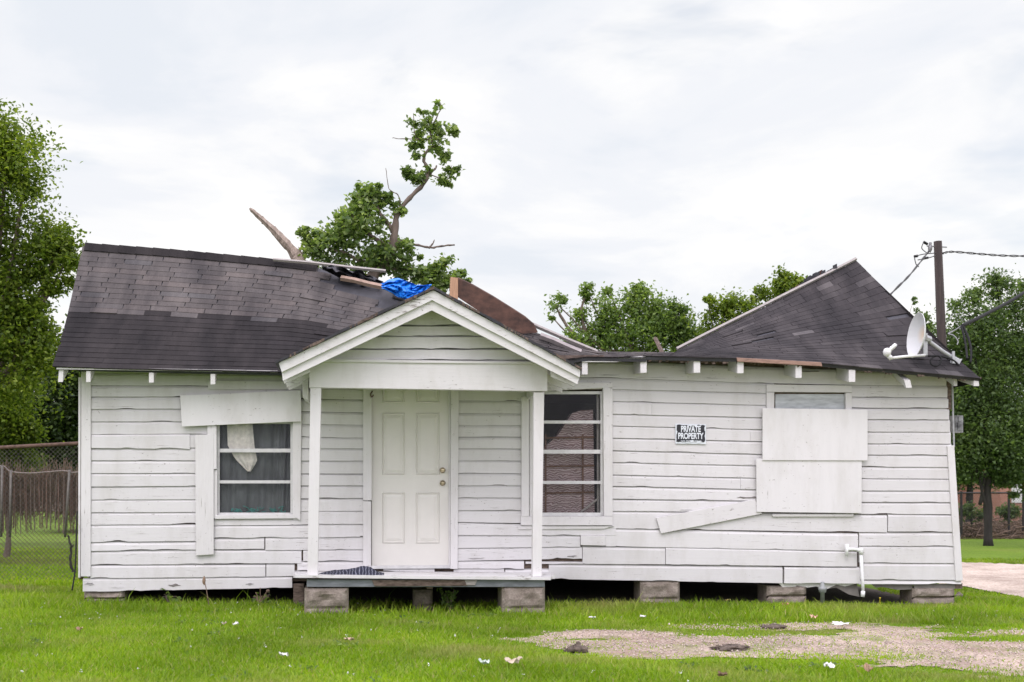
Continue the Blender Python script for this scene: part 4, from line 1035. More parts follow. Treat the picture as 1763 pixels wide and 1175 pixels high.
# ================================================================ VEGETATION
def leaf_points(blobs, n, sub, spread, rng):
    """blobs: centre xyz + radii; returns points gathered in sub-clumps"""
    b = np.array(blobs); vol = (b[:, 3] * b[:, 5] + b[:, 3] * b[:, 4]) ** .9; pb = vol / vol.sum()
    ns = max(8, n // sub); bi = rng.choice(len(b), ns, p=pb)
    d = rng.normal(size=(ns, 3)); d /= np.linalg.norm(d, axis=1)[:, None]; r = rng.random(ns) ** .42
    cen = b[bi, :3] + d * r[:, None] * b[bi, 3:6]
    si = rng.integers(0, ns, n); sz = spread * rng.uniform(.5, 1.4, ns)
    off = rng.normal(size=(n, 3)) * (sz[si] * np.minimum(1, b[bi, 3:6].min(1)[si] / (spread * 2)))[:, None] * np.array([1, 1, .75])
    return cen[si] + off
def leaves(name, pts, size, mat, parent=None, origin=(0, 0, 0), rng=RNG, aspect=.62, kind=None, droop=.35):
    n = len(pts); nm = rng.normal(size=(n, 3)); nm[:, 2] = np.abs(nm[:, 2]) + droop; nm /= np.linalg.norm(nm, axis=1)[:, None]
    t = rng.normal(size=(n, 3)); t[:, 2] -= .3; t -= nm * (t * nm).sum(1)[:, None]; t /= np.linalg.norm(t, axis=1)[:, None]; b = np.cross(nm, t)
    s = size * rng.uniform(.6, 1.35, n)[:, None]
    v = np.stack([pts - t * s * .5, pts + b * s * aspect * .5 + nm * s * .12 - t * s * .05, pts + t * s * .55 - nm * s * .1, pts - b * s * aspect * .5 + nm * s * .12 - t * s * .05], 1).reshape(-1, 3)
    f = np.arange(n * 4).reshape(n, 4)
    return np_mesh(name, v, f, mat, parent, origin, kind)
def BL(l, Y, dy=None):
    o = []
    for q in l:
        px, py, rx, ry = q[:4]; yy = Y + (q[4] if len(q) > 4 else 0); k = mpp(px, yy); c_ = P(px, py, yy); r = (rx + ry) / 2 * k * .75
        o.append((c_.x, c_.y, c_.z, rx * k, (dy or r), ry * k))
    return o
def tree(name, label, cat, foot, blobs, Y, n, size, mat, barkm, limbs, sub=26, spread=.22, group=None, dy=None, seed=1, r0=.2):
    rng = np.random.default_rng(seed); fx = P(foot[0], 850, Y)
    z0 = gz(fx.x); t = empty(name, (fx.x, Y, z0), label, cat, group)
    bl = BL(blobs, Y, dy)
    mb = MB(); top = P(foot[0] + foot[1], foot[2], Y); base = Vector((fx.x, Y, z0 - .05))
    limb(mb, [base, base.lerp(top, .5) + Vector((.05, .05, 0)), top], r0, r0 * .5, .05, seed, 9)
    rs = random.Random(seed)
    for q in limbs: 
        a, b_ = q[0], q[-1]; limb(mb, [P(x, y, Y + (dyy if len(r_) else 0)) if False else P(x, y, Y) for (x, y, *r_) in [(*p, ) for p in q] for dyy in (0,)], r0 * .38, r0 * .1, .06, seed + len(mb.v), 6)
    for k, c_ in enumerate(bl):
        e = Vector(c_[:3]); s = base.lerp(top, rs.uniform(.7, 1)); m = s.lerp(e, .55) + Vector((rs.uniform(-.2, .2), rs.uniform(-.2, .2), -.15))
        limb(mb, [s, m, e], r0 * .3, r0 * .06, .05, seed + k, 5)
    mb.build('trunk', barkm, t, smooth=True)
    leaves('crown', leaf_points(bl, int(n * .85), sub, spread * .6, rng), size * .72, mat, t, rng=rng)
    return t
def far_wood():
    rng = np.random.default_rng(55); n = 52000; x = rng.uniform(-95, 120, n); base_h = 2.4 + 2.6 * fbm(x * .16, x * 0 + 3, 51, 4)
    z = rng.random(n) ** .8 * base_h; p = np.stack([x, 74 + rng.normal(size=n) * 2.0, z], 1)
    tag(leaves('far_wood', p, .62, 'lf_dark', rng=rng, kind='stuff'), 'low dark line of woods along the horizon behind the lots', 'woods')
far_wood()
# left side
tree('tree', 'tall yellow-green tree at the left edge rising above the roof', 'tree', (-60, 20, 560),
     [(-90, 300, 120, 130), (15, 270, 55, 66), (40, 312, 36, 32), (-30, 400, 100, 80), (62, 425, 50, 48), (100, 432, 30, 26), (35, 490, 62, 50), (85, 480, 34, 34), (-50, 540, 110, 90), (40, 545, 40, 34), (8, 205, 20, 16), (-150, 420, 80, 140), (-20, 240, 60, 50), (30, 590, 60, 50), (20, 660, 70, 50), (85, 620, 34, 30), (118, 440, 22, 40)],
     7.5, 66000, .105, 'lf_big', 'bark', [[(-40, 560), (40, 590), (70, 560)]], spread=.40, seed=3, r0=.26, sub=210)
tree('tree', 'dark green tree behind the rusty fence, partly hidden by the house', 'tree', (165, -40, 640),
     [(95, 690, 60, 55), (40, 640, 60, 50), (140, 650, 50, 70), (70, 735, 60, 40), (-10, 640, 50, 60), (120, 760, 50, 40), (160, 700, 40, 70), (60, 780, 80, 30), (20, 740, 50, 40)],
     12, 40000, .13, 'lf_dark', 'darkbark', [[(60, 640), (82, 600), (96, 575)], [(66, 640), (74, 590), (95, 560)], [(95, 630), (112, 600), (125, 560)]], spread=.5, seed=4, r0=.2, sub=160)
tree('bush', 'light green bush above the rusty rail at the left edge', 'bush', (10, 0, 800),
     [(5, 690, 50, 28), (30, 738, 38, 20), (-20, 760, 60, 50), (25, 790, 42, 20), (50, 752, 20, 10)], 9, 12000, .10, 'lf_big', 'bark', [], spread=.2, seed=5, r0=.06)
tree('bush', 'dark hedge behind the far slatted fence', 'hedge', (170, 0, 830),
     [(40, 845, 60, 22), (120, 835, 50, 22), (-30, 840, 60, 40), (170, 820, 60, 40)], 16, 14000, .12, 'lf_dark', 'darkbark', [], spread=.3, seed=6, r0=.05)
# trees behind the house
tree('tree', 'mid green tree with a sparse left side behind the collapsed middle of the roof', 'tree', (1100, 0, 600),
     [(958, 522, 18, 14), (950, 548, 14, 10), (1000, 545, 22, 18), (1012, 505, 15, 16), (1048, 500, 10, 14), (1045, 540, 28, 26), (1090, 528, 34, 26), (1105, 502, 16, 10), (1130, 545, 40, 32), (1165, 545, 20, 22), (1180, 570, 26, 26), (1090, 580, 80, 34), (1010, 585, 50, 26), (1150, 590, 60, 30)],
     13, 20000, .115, 'lf_mid', 'bark', [[(1020, 610), (975, 560), (955, 525)], [(1020, 600), (1000, 540), (1012, 505)]], spread=.30, seed=8, r0=.16, sub=95)
tree('tree', 'bright green tree left of the raised right roof piece', 'tree', (1270, 0, 590),
     [(1240, 530, 24, 16), (1222, 520, 8, 8), (1280, 525, 34, 22), (1308, 510, 18, 16), (1240, 560, 36, 26), (1290, 560, 40, 30), (1350, 480, 16, 16), (1345, 500, 24, 20), (1375, 490, 20, 12), (1350, 540, 40, 30)],
     12, 13000, .11, 'lf_big', 'bark', [], spread=.28, seed=9, r0=.14, sub=85)
# the broken tree fallen on the house
def broken_tree():
    Y = 3.4; foot = P(560, 850, Y); rng = np.random.default_rng(12)
    t = empty('broken_tree', (foot.x, Y, gz(foot.x)), 'storm-broken tree with a bare snapped limb leaning over the left roof ridge', 'tree')
    mb = MB(); f0 = Vector((foot.x + .3, Y, gz(foot.x)))
    limb(mb, [f0, P(600, 600, Y), P(640, 480, Y), P(670, 440, Y), P(680, 400, Y), P(684, 364, Y)], .13, .038, .03, 1, 9)
    limb(mb, [P(680, 372, Y), P(700, 347, Y), P(728, 318, Y), P(738, 296, Y), P(730, 278, Y), P(734, 262, Y), P(745, 250, Y), P(740, 225, Y), P(744, 205, Y)], .038, .009, .015, 2, 7)
    limb(mb, [P(738, 300, Y), P(748, 292, Y), P(752, 285, Y)], .022, .01, .01, 3, 5)
    limb(mb, [P(676, 430, Y), P(690, 416, Y), P(715, 421, Y), P(740, 427, Y), P(760, 424, Y), P(783, 422, Y)], .022, .012, .02, 4, 6)
    limb(mb, [P(738, 428, Y), P(745, 420, Y), P(748, 413, Y)], .018, .005, .0, 5, 5)
    for q in ([(690, 352), (685, 335), (670, 325), (664, 290)], [(740, 240), (700, 240), (675, 238)], [(740, 300), (770, 310), (778, 285)], [(735, 300), (710, 300)], [(742, 255), (765, 245)], [(742, 215), (718, 215)], [(740, 225), (758, 190), (757, 175)], [(728, 240), (715, 235), (712, 195)]):
        limb(mb, [P(a, b, Y) for a, b in q], .011, .004, .015, len(q) * 7, 5)
    for q in ([(660, 470), (600, 440), (545, 420)], [(670, 430), (620, 390), (600, 360)], [(678, 400), (650, 360), (640, 330)], [(660, 460), (720, 465), (770, 455)]):
        limb(mb, [P(a, b, Y) for a, b in q], .04, .01, .04, len(mb.v), 6)
    mb.build('trunk', 'bark', t, smooth=True)
    mb = MB(); pth = subdiv_path([P(430, 359, Y), P(446, 374, Y), P(470, 396, Y), P(490, 417, Y), P(506, 436, Y), P(515, 455, Y), P(524, 500, Y), P(545, 640, Y)], 6)
    n = len(pth); rs = [float(np.interp(i / n, [0, .05, .5, .72, 1], [.012, .03, .056, .09, .16])) * (.86 + .3 * float(vn(i * .35, 2, 5))) for i in range(n)]
    mb.tube(pth, rs, 12)
    for i in range(n):     # splintered ridges running along the limb
        for q in range(12):
            p_ = Vector(mb.v[i * 12 + q]); k_ = .72 + .62 * float(vn(q * 1.7, i * .11, 33)) + .16 * (random.random() - .5); mb.v[i * 12 + q] = tuple(pth[i] + (p_ - pth[i]) * k_)
    for q, r in (([(452, 386), (455, 378), (452, 372)], .02), ([(478, 410), (478, 398), (474, 390)], .022), ([(518, 446), (517, 434), (514, 425)], .04), ([(524, 450), (522, 440), (521, 432)], .03), ([(508, 448), (512, 434), (510, 428)], .03)):
        limb(mb, [P(a, b, Y) for a, b in q], r, .003, 0, 1, 5)
    mb.build('snapped_limb', 'deadwood', t)
    bl = BL([(600, 398, 40, 42), (563, 418, 34, 26), (530, 420, 14, 16), (545, 400, 14, 10), (625, 360, 22, 28), (648, 335, 14, 14), (612, 342, 10, 12), (655, 370, 34, 34), (688, 380, 16, 16), (690, 365, 12, 8), (640, 410, 50, 40), (590, 440, 60, 22), (650, 450, 44, 26), (700, 436, 22, 20), (716, 440, 12, 12), (575, 395, 16, 14), (645, 322, 10, 9), (615, 330, 12, 9), (668, 345, 16, 12), (634, 345, 24, 18), (585, 378, 14, 12), (524, 404, 8, 9), (548, 432, 30, 18)], Y)
    p1 = leaf_points(bl, 6200, 42, .085, rng)
    up_ = BL([(757, 184, 11, 10), (714, 216, 8, 15), (720, 193, 5, 4), (735, 196, 9, 6), (738, 214, 16, 12), (752, 222, 18, 14), (775, 222, 10, 12), (786, 228, 7, 7), (720, 236, 11, 13), (748, 240, 18, 10), (716, 250, 14, 8), (756, 258, 12, 10), (765, 268, 10, 10), (720, 268, 14, 8), (702, 300, 12, 8), (718, 306, 14, 10), (735, 300, 10, 10), (757, 312, 14, 8), (768, 318, 12, 6), (775, 298, 12, 8), (786, 288, 8, 8), (760, 280, 8, 8)], Y)
    p2 = leaf_points(up_, 1700, 13, .045, rng)
    lo = BL([(745, 470, 24, 22), (768, 456, 13, 16), (790, 470, 10, 9), (725, 474, 14, 12), (760, 490, 40, 16), (800, 486, 12, 8), (690, 470, 18, 14)], Y)
    p3 = leaf_points(lo, 1900, 18, .055, rng)
    leaves('crown', np.concatenate([p1, p2, p3]), .072, 'lf_broken', t, rng=rng, aspect=.8)
broken_tree()
# right side
tree('tree', 'large dull green tree behind the right end of the house', 'tree', (1700, 0, 700),
     [(1690, 560, 48, 40), (1735, 530, 44, 40), (1720, 492, 26, 20), (1755, 482, 22, 14), (1668, 600, 40, 44), (1740, 600, 70, 60), (1690, 670, 60, 60), (1760, 680, 70, 70), (1672, 740, 34, 44), (1720, 750, 60, 50), (1790, 600, 60, 110), (1810, 720, 60, 90), (1660, 790, 22, 22), (1700, 800, 36, 22), (1750, 800, 50, 30), (1640, 640, 30, 60), (1680, 825, 26, 14), (1735, 825, 30, 16), (1765, 830, 30, 24), (1648, 700, 26, 50), (1650, 760, 26, 44), (1665, 520, 24, 24), (1640, 590, 24, 40), (1655, 820, 22, 18), (1700, 720, 80, 90), (1652, 838, 10, 14), (1672, 836, 12, 10), (1712, 842, 14, 12), (1728, 832, 14, 16), (1752, 846, 14, 12), (1640, 780, 18, 40), (1776, 836, 20, 26)],
     17, 62000, .13, 'lf_right', 'darkbark', [[(1688, 870), (1700, 800), (1720, 740)], [(1698, 880), (1685, 820), (1665, 760)]], spread=.52, seed=14, r0=.13, sub=190)
tree('tree', 'thin twigged tree top just left of the utility pole', 'tree', (1588, 0, 600),
     [(1572, 520, 6, 8), (1580, 534, 8, 10), (1590, 552, 10, 14), (1600, 575, 20, 20)], 14, 900, .12, 'lf_right', 'bark', [[(1590, 600), (1578, 530)]], spread=.14, seed=15, r0=.05)
tree('tree', 'far dark tree behind the brick building on the right', 'tree', (1860, 0, 700),
     [(1830, 760, 110, 90), (1700, 800, 90, 50), (1620, 780, 60, 60)], 40, 14000, .22, 'lf_dark', 'darkbark', [], spread=.5, seed=16, r0=.3)
tree('tree', 'dark shaded tree between the house corner and the brick building', 'tree', (1668, 0, 760),
     [(1650, 720, 44, 70), (1690, 760, 60, 50), (1640, 800, 40, 40), (1700, 640, 70, 60), (1755, 770, 60, 50), (1690, 815, 40, 18)], 26, 22000, .17, 'lf_dark', 'darkbark', [], spread=.4, seed=24, r0=.14)
tree('bush', 'low green shrub at the foot of the dark trunk by the black fence', 'bush', (1672, 0, 880), [(1664, 880, 16, 12), (1690, 888, 14, 9), (1735, 882, 18, 12)], 23, 2600, .13, 'lf_right', 'darkbark', [], spread=.2, seed=31, r0=.03)
# background trees along the horizon, left and right of the picture
tree('tree', 'distant tree clump on the left horizon', 'tree', (-40, 0, 760), [(-80, 760, 120, 80), (60, 770, 90, 60), (190, 780, 90, 60)], 45, 12000, .26, 'lf_dark', 'darkbark', [], spread=.5, seed=17, r0=.3)

# small plants by the house
def plant(name, label, px, py, h, n, size, mat, spreadx=.12, cat='plant', stems=5):
    rng = np.random.default_rng(int(px)); b = G(px, py); t = empty(name, b, label, cat)
    mb = MB(); pts = []
    for i in range(stems):
        a = rng.uniform(0, 6.28); e = b + Vector((math.cos(a) * spreadx, math.sin(a) * spreadx * .6, h * rng.uniform(.6, 1))); m = b.lerp(e, .5) + Vector((0, 0, .04))
        mb.tube([b, m, e], [.006, .005, .003], 5); 
        for k in range(n // stems):
            q = m.lerp(e, rng.random()) if rng.random() < .6 else b.lerp(m, rng.uniform(.3, 1)); pts.append(np.array(q) + rng.normal(size=3) * size * .55)
    mb.build('stem', 'bark', t); leaves('leaves', np.array(pts), size, mat, t, rng=rng, aspect=.6)
plant('weed', 'leafy green weed growing in the dark under the porch floor', 775, 1054, .27, 240, .045, 'lf_mid', .13, stems=9)
plant('weed', 'broad-leaved weed at the foot of the wall left of the dry stalk', 290, 1040, .12, 26, .07, 'lf_mid', .09)
plant('weed', 'small weed under the wall right of the dry stalk', 450, 1042, .12, 40, .05, 'lf_mid', .1)
plant('weed', 'green weed seen under the right end of the house', 1606, 1033, .16, 60, .06, 'lf_mid', .12)
def stalk(label, pts, r, Y=-.35, head=None, mat='brush', name='dry_stalk'):
    mb = MB(); mb.tube(subdiv_path([P(a, b, Y) for a, b in pts], 4), r, 5)
    if head: mb.blob(P(head[0], head[1], Y), .02, .02, head[2], 8, 6, .3)
    return tag(mb.build(name, mat), label, 'weed')
stalk('tall dry seed stalk standing in the grass before the left wall', [(361, 1052), (357, 1025), (352, 1000)], .005, head=(351, 1000, .05))
mb = MB()
for a, b_ in ((448, 1012), (460, 1018), (440, 1020), (463, 1028), (452, 1026), (436, 1028)): mb.tube([P(444, 1044, -.3), P((444 + a) / 2 + 2, 1028, -.3), P(a, b_, -.3)], .004, 4)
mb.blob(P(461, 1018, -.3), .025, .02, .02, 8, 6, .3); tag(mb.build('dry_stalk', 'brush'), 'spread dry brown weed stems under the left wall', 'weed')
mb = MB(); limb(mb, [P(125, 985, -.6), P(121, 960, -.6), P(122, 940, -.6), P(117, 922, -.6)], .016, .01, .02, 3, 6); limb(mb, [P(121, 945, -.6), P(127, 938, -.6)], .01, .006, 0, 2, 5)
tag(mb.build('dead_branch', 'darkbark'), 'short dark dead branch sticking up left of the house corner', 'branch')
mb = MB(); mb.tube(subdiv_path([P(133, 880, -.1), P(131, 940, -.15), P(129, 985, -.2), P(124, 1017, -.25)], 5), .009, 6); tag(mb.build('cable', 'rubber', smooth=True), 'black cable hanging down at the left corner of the house', 'cable')
mb = MB(); mb.tube([P(1515, 1042, -.2), P(1515, 1031, -.2)], .003, 4); mb.blob(P(1515, 1030, -.2), .012, .012, .008); tag(mb.build('flower', plain('yellow_petals', (.7, .55, .03), .6)), 'tiny yellow flower in the grass below the drain pipe', 'flower')

# grass
def grass():
    rng = np.random.default_rng(5); xs, ys, hs, ws = [], [], [], []
    def scat(n, d0, d1, u0, u1, h, w_):
        d = np.sqrt(rng.uniform(d0 ** 2, d1 ** 2, n)); u = rng.uniform(u0, u1, n)
        x = CP.x + d * (FW.x + RT.x * u); y = CP.y + d * (FW.y + RT.y * u)
        xs.append(x); ys.append(y); hs.append(np.full(n, h)); ws.append(np.full(n, w_))
    scat(410000, 7.6, 15.2, -.62, .62, .050, .0050)
    scat(110000, 15.2, 26, -.70, -.28, .075, .010); scat(110000, 15.2, 26, .30, .70, .07, .010)
    scat(16000, 12.9, 14.6, -.42, .41, .10, .0055)
    x, y, h, w_ = map(np.concatenate, (xs, ys, hs, ws)); n = len(x)
    px, py, dep = proj(x, y, -0.013 * np.clip(x, -7, 9))
    gm = gravel_amt(x, y); keep = gm < rng.uniform(-.55, .5, n) * 1.0
    keep |= (gm > -.5) & (rng.random(n) < .05 + .42 * np.clip((fbm(x * 1.5, y * 3.2, 71, 4) - .50) / .12, 0, 1) * np.clip(1.1 - gm, .15, 1))
    inside = (x > xl + .15) & (x < xr_ - .1) & (y > .12) & (y < 4.4); keep &= ~inside | (rng.random(n) < .04) & (y < .5)
    up_ = np.interp(px, [1480, 1655, 1763, 2400], [964, 969, 973, 1002]); lo_ = np.interp(px, [1480, 1655, 1763, 2400], [992, 1010, 1030, 1160])
    keep &= ~((px > 1480) & (py > up_ - 1) & (py < lo_ + 2) & (y > .0))
    keep &= ~((y < -.05) & (y > -1.25) & (x > P(505, 850, -.7).x) & (x < P(945, 850, -.7).x) & (rng.random(n) < .8))
    keep &= rng.random(n) < .35 + 1.1 * fbm(x * 1.7, y * 1.7, 41, 3)
    x, y, h, w_, gm = x[keep], y[keep], h[keep], w_[keep], gm[keep]; n = len(x); print('blades', n)
    h = h * rng.uniform(.45, 1.25, n) * (.55 + .9 * fbm(x * .9, y * .9, 47, 3)) * np.where(gm > -.7, .5, 1); h *= np.where(rng.random(n) < .004, 2.1, 1)
    w_ = w_ * rng.uniform(.7, 1.4, n)
    z = -0.013 * np.clip(x, -7, 9) - .015; a = rng.uniform(0, 6.283, n); la = rng.uniform(0, 6.283, n); le = h * rng.uniform(.15, .95, n)
    dx, dy = np.cos(a) * w_, np.sin(a) * w_; lx, ly = np.cos(la) * le, np.sin(la) * le
    v = np.stack([np.stack([x - dx, y - dy, z], 1), np.stack([x + dx, y + dy, z], 1),
                  np.stack([x + dx * .75 + lx * .35, y + dy * .75 + ly * .35, z + h * .6], 1), np.stack([x - dx * .75 + lx * .35, y - dy * .75 + ly * .35, z + h * .6], 1),
                  np.stack([x + lx + dx * .1, y + ly, z + h], 1), np.stack([x + lx - dx * .1, y + ly, z + h], 1)], 1).reshape(-1, 3)
    f = (np.arange(n)[:, None, None] * 6 + np.array([[0, 1, 2, 3], [3, 2, 4, 5]])[None]).reshape(-1, 4)
    tag(np_mesh('grass', v, f, 'grass'), 'short bright green lawn grass around the house', 'grass', kind='stuff')
grass()
def clover():
    rng = np.random.default_rng(77); n = 260; d = np.sqrt(rng.uniform(8.2 ** 2, 14.2 ** 2, n)); u = rng.uniform(-.44, .44, n)
    x = CP.x + d * (FW.x + RT.x * u); y = CP.y + d * (FW.y + RT.y * u); k = (fbm(x * .7, y * .7, 61, 3) > .45) & (y < -.1) & (gravel_amt(x, y) < -.3); x, y = x[k], y[k]; n = len(x)
    p = np.stack([x, y, -0.013 * np.clip(x, -7, 9) + rng.uniform(.015, .05, n)], 1); p = (p[:, None] + rng.normal(size=(n, 5, 3)) * .006).reshape(-1, 3)
    o = leaves('clover', p, .011, 'paper', rng=rng, aspect=.8, kind='stuff'); tag(o, 'tiny white clover heads dotted through the lawn', 'clover')
clover()
def lawn_weeds():
    rng = np.random.default_rng(91); n = 150; d = np.sqrt(rng.uniform(8 ** 2, 14.3 ** 2, n)); u = rng.uniform(-.46, .46, n)
    x = CP.x + d * (FW.x + RT.x * u); y = CP.y + d * (FW.y + RT.y * u); k = (y < -.1) & (gravel_amt(x, y) < -.9) & (fbm(x * .6, y * .6, 81, 3) > .47); x, y = x[k], y[k]; n = len(x)
    c_ = np.stack([x, y, -0.013 * np.clip(x, -7, 9) + .03], 1); p = (c_[:, None] + rng.normal(size=(n, 14, 3)) * np.array([.05, .05, .012])).reshape(-1, 3)
    tag(leaves('lawn_weeds', p, .036, 'lf_mid', rng=rng, aspect=.6, kind='stuff'), 'low broad-leaved weeds scattered through the lawn', 'weeds')
lawn_weeds()

# ================================================================ FENCES, POLE, FAR BUILDINGS
def wires(segs, r):
    a = np.array([s[0] for s in segs]); b = np.array([s[1] for s in segs]); d = b - a; d /= np.linalg.norm(d, axis=1)[:, None]
    u = np.cross(d, np.array([.1, 1, .05])); u /= np.linalg.norm(u, axis=1)[:, None]; w2 = np.cross(d, u); V = []
    for e in (a, b):
        for t in (0, 2.094, 4.189): V.append(e + (u * math.cos(t) + w2 * math.sin(t)) * r)
    V = np.stack(V, 1).reshape(-1, 3); n = len(segs)
    f = (np.arange(n)[:, None, None] * 6 + np.array([[0, 1, 4, 3], [1, 2, 5, 4], [2, 0, 3, 5]])[None]).reshape(-1, 4)
    return V, f
def chain(p0, p1, h, step, r, mat, parent):
    L = (p1 - p0).length; dx = (p1 - p0) / L; segs = []; nz = np.arange(-h, L, step)
    for s in nz:
        a0, a1 = max(s, 0), min(s + h, L)
        if a1 <= a0: continue
        q = lambda u, zz_: np.array(p0 + dx * u + Vector((0, 0, zz_)))
        segs.append((q(a0, a0 - s), q(a1, a1 - s))); segs.append((q(a0, h - (a0 - s)), q(a1, h - (a1 - s))))
    V, f = wires(segs, r); return np_mesh('mesh', V, f, mat, parent)
# near chain-link fence on the left, rusty top rail
a = P(-420, 850, 3.2); b = P(142, 850, 3.2); zr = P(60, 768, 3.2).z; a.z = b.z = 0.06
fn1 = empty('chain_link_fence', (a.lerp(b, .5)), 'chain-link fence with a rusty top rail at the left of the house', 'fence')
chain(a, b, zr - .06, .062, .0022, 'chain', fn1)
mb = MB(); mb.tube([Vector((a.x, 3.2, zr - .05)), P(0, 771, 3.2), P(138, 763.5, 3.2), P(165, 762, 3.2)], .026, 8); mb.build('top_rail', 'rust', fn1, smooth=True)
for x in (-410, -225, -40, 140):
    mb = MB(); p = P(x, 850, 3.2); mb.tube([Vector((p.x, 3.22, 0)), Vector((p.x, 3.22, zr))], .03, 8); mb.build('post', 'rust', fn1, smooth=True)
# farther fence: rusty slats with a sagging top wire
Y = 6.5; a = P(-150, 850, Y); b = P(150, 850, Y)
fn2 = empty('slatted_fence', Vector((a.x / 2 + b.x / 2, Y, 0.05)), 'sagging old fence with rusty brown slats behind the chain-link', 'fence')
top = [(-150, 800), (-60, 812), (0, 802), (18, 812), (50, 815), (80, 813), (110, 811), (128, 814), (150, 808)]
mb = MB(); mb.tube(subdiv_path([P(x, y, Y) for x, y in top], 4), .012, 6); mb.build('top_wire', plain('pale_rust_rail', (.22, .18, .16), .7, 0, .2), fn2, smooth=True)
rr = random.Random(9)
def ty(x): return float(np.interp(x, [t_[0] for t_ in top], [t_[1] for t_ in top]))
for i in range(44):
    x = -140 + i * 6.5 + rr.uniform(-2.5, 2.5); w2 = rr.choice([.5, .6, .8, 1.0, 1.6]); lean = rr.uniform(-2.5, 2.5)
    mb = MB(); yb = 915 + rr.uniform(-6, 8); mb.qb([(x - w2 + lean, ty(x) + rr.uniform(0, 5)), (x + w2 + lean, ty(x) + rr.uniform(0, 5)), (x + w2, yb), (x - w2, yb)], Y + .03 + rr.uniform(0, .03), .02)
    mb.build('slat', 'rust' if rr.random() < .7 else 'rotten', fn2)
for x in (2, 17, 112):
    mb = MB(); mb.tube([P(x, 925, Y - .05), P(x + 1.5 + (6 if x > 100 else 0), ty(x) - 2, Y - .05)], .021, 8); mb.build('post', 'chain', fn2, smooth=True)
chain(Vector((a.x, Y + .08, .1)), Vector((b.x, Y + .08, .1)), 1.25, .075, .003, 'rust', fn2)
rng = np.random.default_rng(21); segs = []
for i in range(3200):
    x = rng.uniform(-140, 140); y = ty(x) + 4 + rng.random() ** 1.3 * 70; c_ = np.array(P(x, y, Y + .1 + rng.random() * .15)); d = rng.normal(size=3) * np.array([.05, .02, .13]); segs.append((c_ - d, c_ + d))
V, f = wires(segs, .0045); np_mesh('dead_vines', V, f, 'brush', fn2)
# distant grey-roofed house on the left
Y = 24; hb = empty('house', P(110, 850, Y), 'low distant house with a plain grey roof beyond the left fences', 'house')
hb.location.z = 0
OFF[hb.name] = Vector(hb.location)
mb = MB(); mb.rect(58, 812, 230, 880, Y, 5); mb.build('wall', plain('tan_wall', (.34, .28, .24), .8), hb)
mb = MB(); mb.prism([P(56, 812, Y - .4), P(235, 812, Y - .4), P(235, 812, Y - .4) + Vector((0, 2.6, .62)), P(56, 812, Y - .4) + Vector((0.4, 2.6, .62))], (0, 0, .06)); mb.prism([P(56, 812, Y - .4) + Vector((.4, 2.6, .62)), P(235, 812, Y - .4) + Vector((0, 2.6, .62)), P(235, 812, Y + 5), P(56, 812, Y + 5)], (0, 0, .06))
mb.build('roof', plain('grey_roof', (.075, .08, .09), .8, 0, .15), hb)
mb = MB(); mb.rect(140, 828, 165, 855, Y - .03, .04); mb.build('window', 'felt', hb)
# brick building on the right
Y = 33; bb = empty('brick_building', G(1760, 905), 'red brick building behind the right trees and black fence', 'building'); OFF[bb.name] = Vector(bb.location)
mb = MB(); mb.rect(1722, 800, 1900, 915, Y, 6); mb.rect(1640, 812, 1716, 905, Y + 3, 4); mb.build('wall', 'brick', bb)
mb = MB(); mb.rect(1715, 790, 1905, 801, Y - .4, 7); mb.rect(1636, 804, 1714, 813, Y + 2.6, 5); mb.build('roof', plain('brown_roof', (.10, .08, .07), .9), bb)
for q in ((1742, 830, 1760, 866, Y - .04), (1668, 830, 1684, 862, Y + 2.95)):
    mb = MB(); mb.rect(*q, .05); mb.build('window', 'alu', bb)
# black chain-link fence on the right
Y = 22; a = P(1600, 850, Y); b = P(2150, 850, Y); zr = P(1700, 849, Y).z; zb_ = gz(a.x) + .03; a.z = b.z = zb_
fr = empty('chain_link_fence', a.lerp(b, .5), 'black chain-link fence before the brick building on the right', 'fence')
chain(a, b, zr - zb_, .09, .004, 'blackmetal', fr)
mb = MB(); mb.tube([Vector((a.x, Y, zr)), Vector((b.x, Y, zr))], .03, 6); mb.build('top_rail', 'blackmetal', fr)
for x in (1655, 1737, 1762, 1850, 1940, 2040, 2145):
    mb = MB(); p = P(x, 850, Y); mb.tube([Vector((p.x, Y, zb_ - .1)), Vector((p.x, Y, zr + .05))], .04, 6); mb.build('post', 'blackmetal', fr)
# brush pile along the fence
rng = np.random.default_rng(3); segs = []
for i in range(1700):
    x = rng.uniform(1640, 1800); c_ = np.array(G(x, rng.uniform(906, 928))); c_[2] += rng.random() ** 2 * .38; d = rng.normal(size=3) * np.array([.4, .25, .13]); segs.append((c_ - d, c_ + d))
V, f = wires(segs, .012); o = np_mesh('brush_pile', V, f, 'brush', None, tuple(G(1720, 915))); tag(o, 'long heap of dry brown brush at the foot of the black fence', 'brush pile')
def mound(name, px, py, rx, rz, mat, label, cat, sd_=0, ry=None):
    p = G(px, py); mb = MB(); mb.blob(p + Vector((0, 0, rz * .3)), rx, ry or rx * .7, rz, 14, 9, .55, sd_)
    if mat == 'soil':
        rq = random.Random(sd_)
        for i in range(140):
            a_ = rq.uniform(0, 6.28); q = p + Vector((math.cos(a_) * rx * rq.random(), math.sin(a_) * rx * .6 * rq.random(), rz * rq.uniform(.1, .7)))
            mb.tube([q, q + Vector((rq.uniform(-.05, .05), rq.uniform(-.05, .05), rq.uniform(-.01, .025)))], .0025, 3)
    return tag(mb.build(name, mat), label, cat)
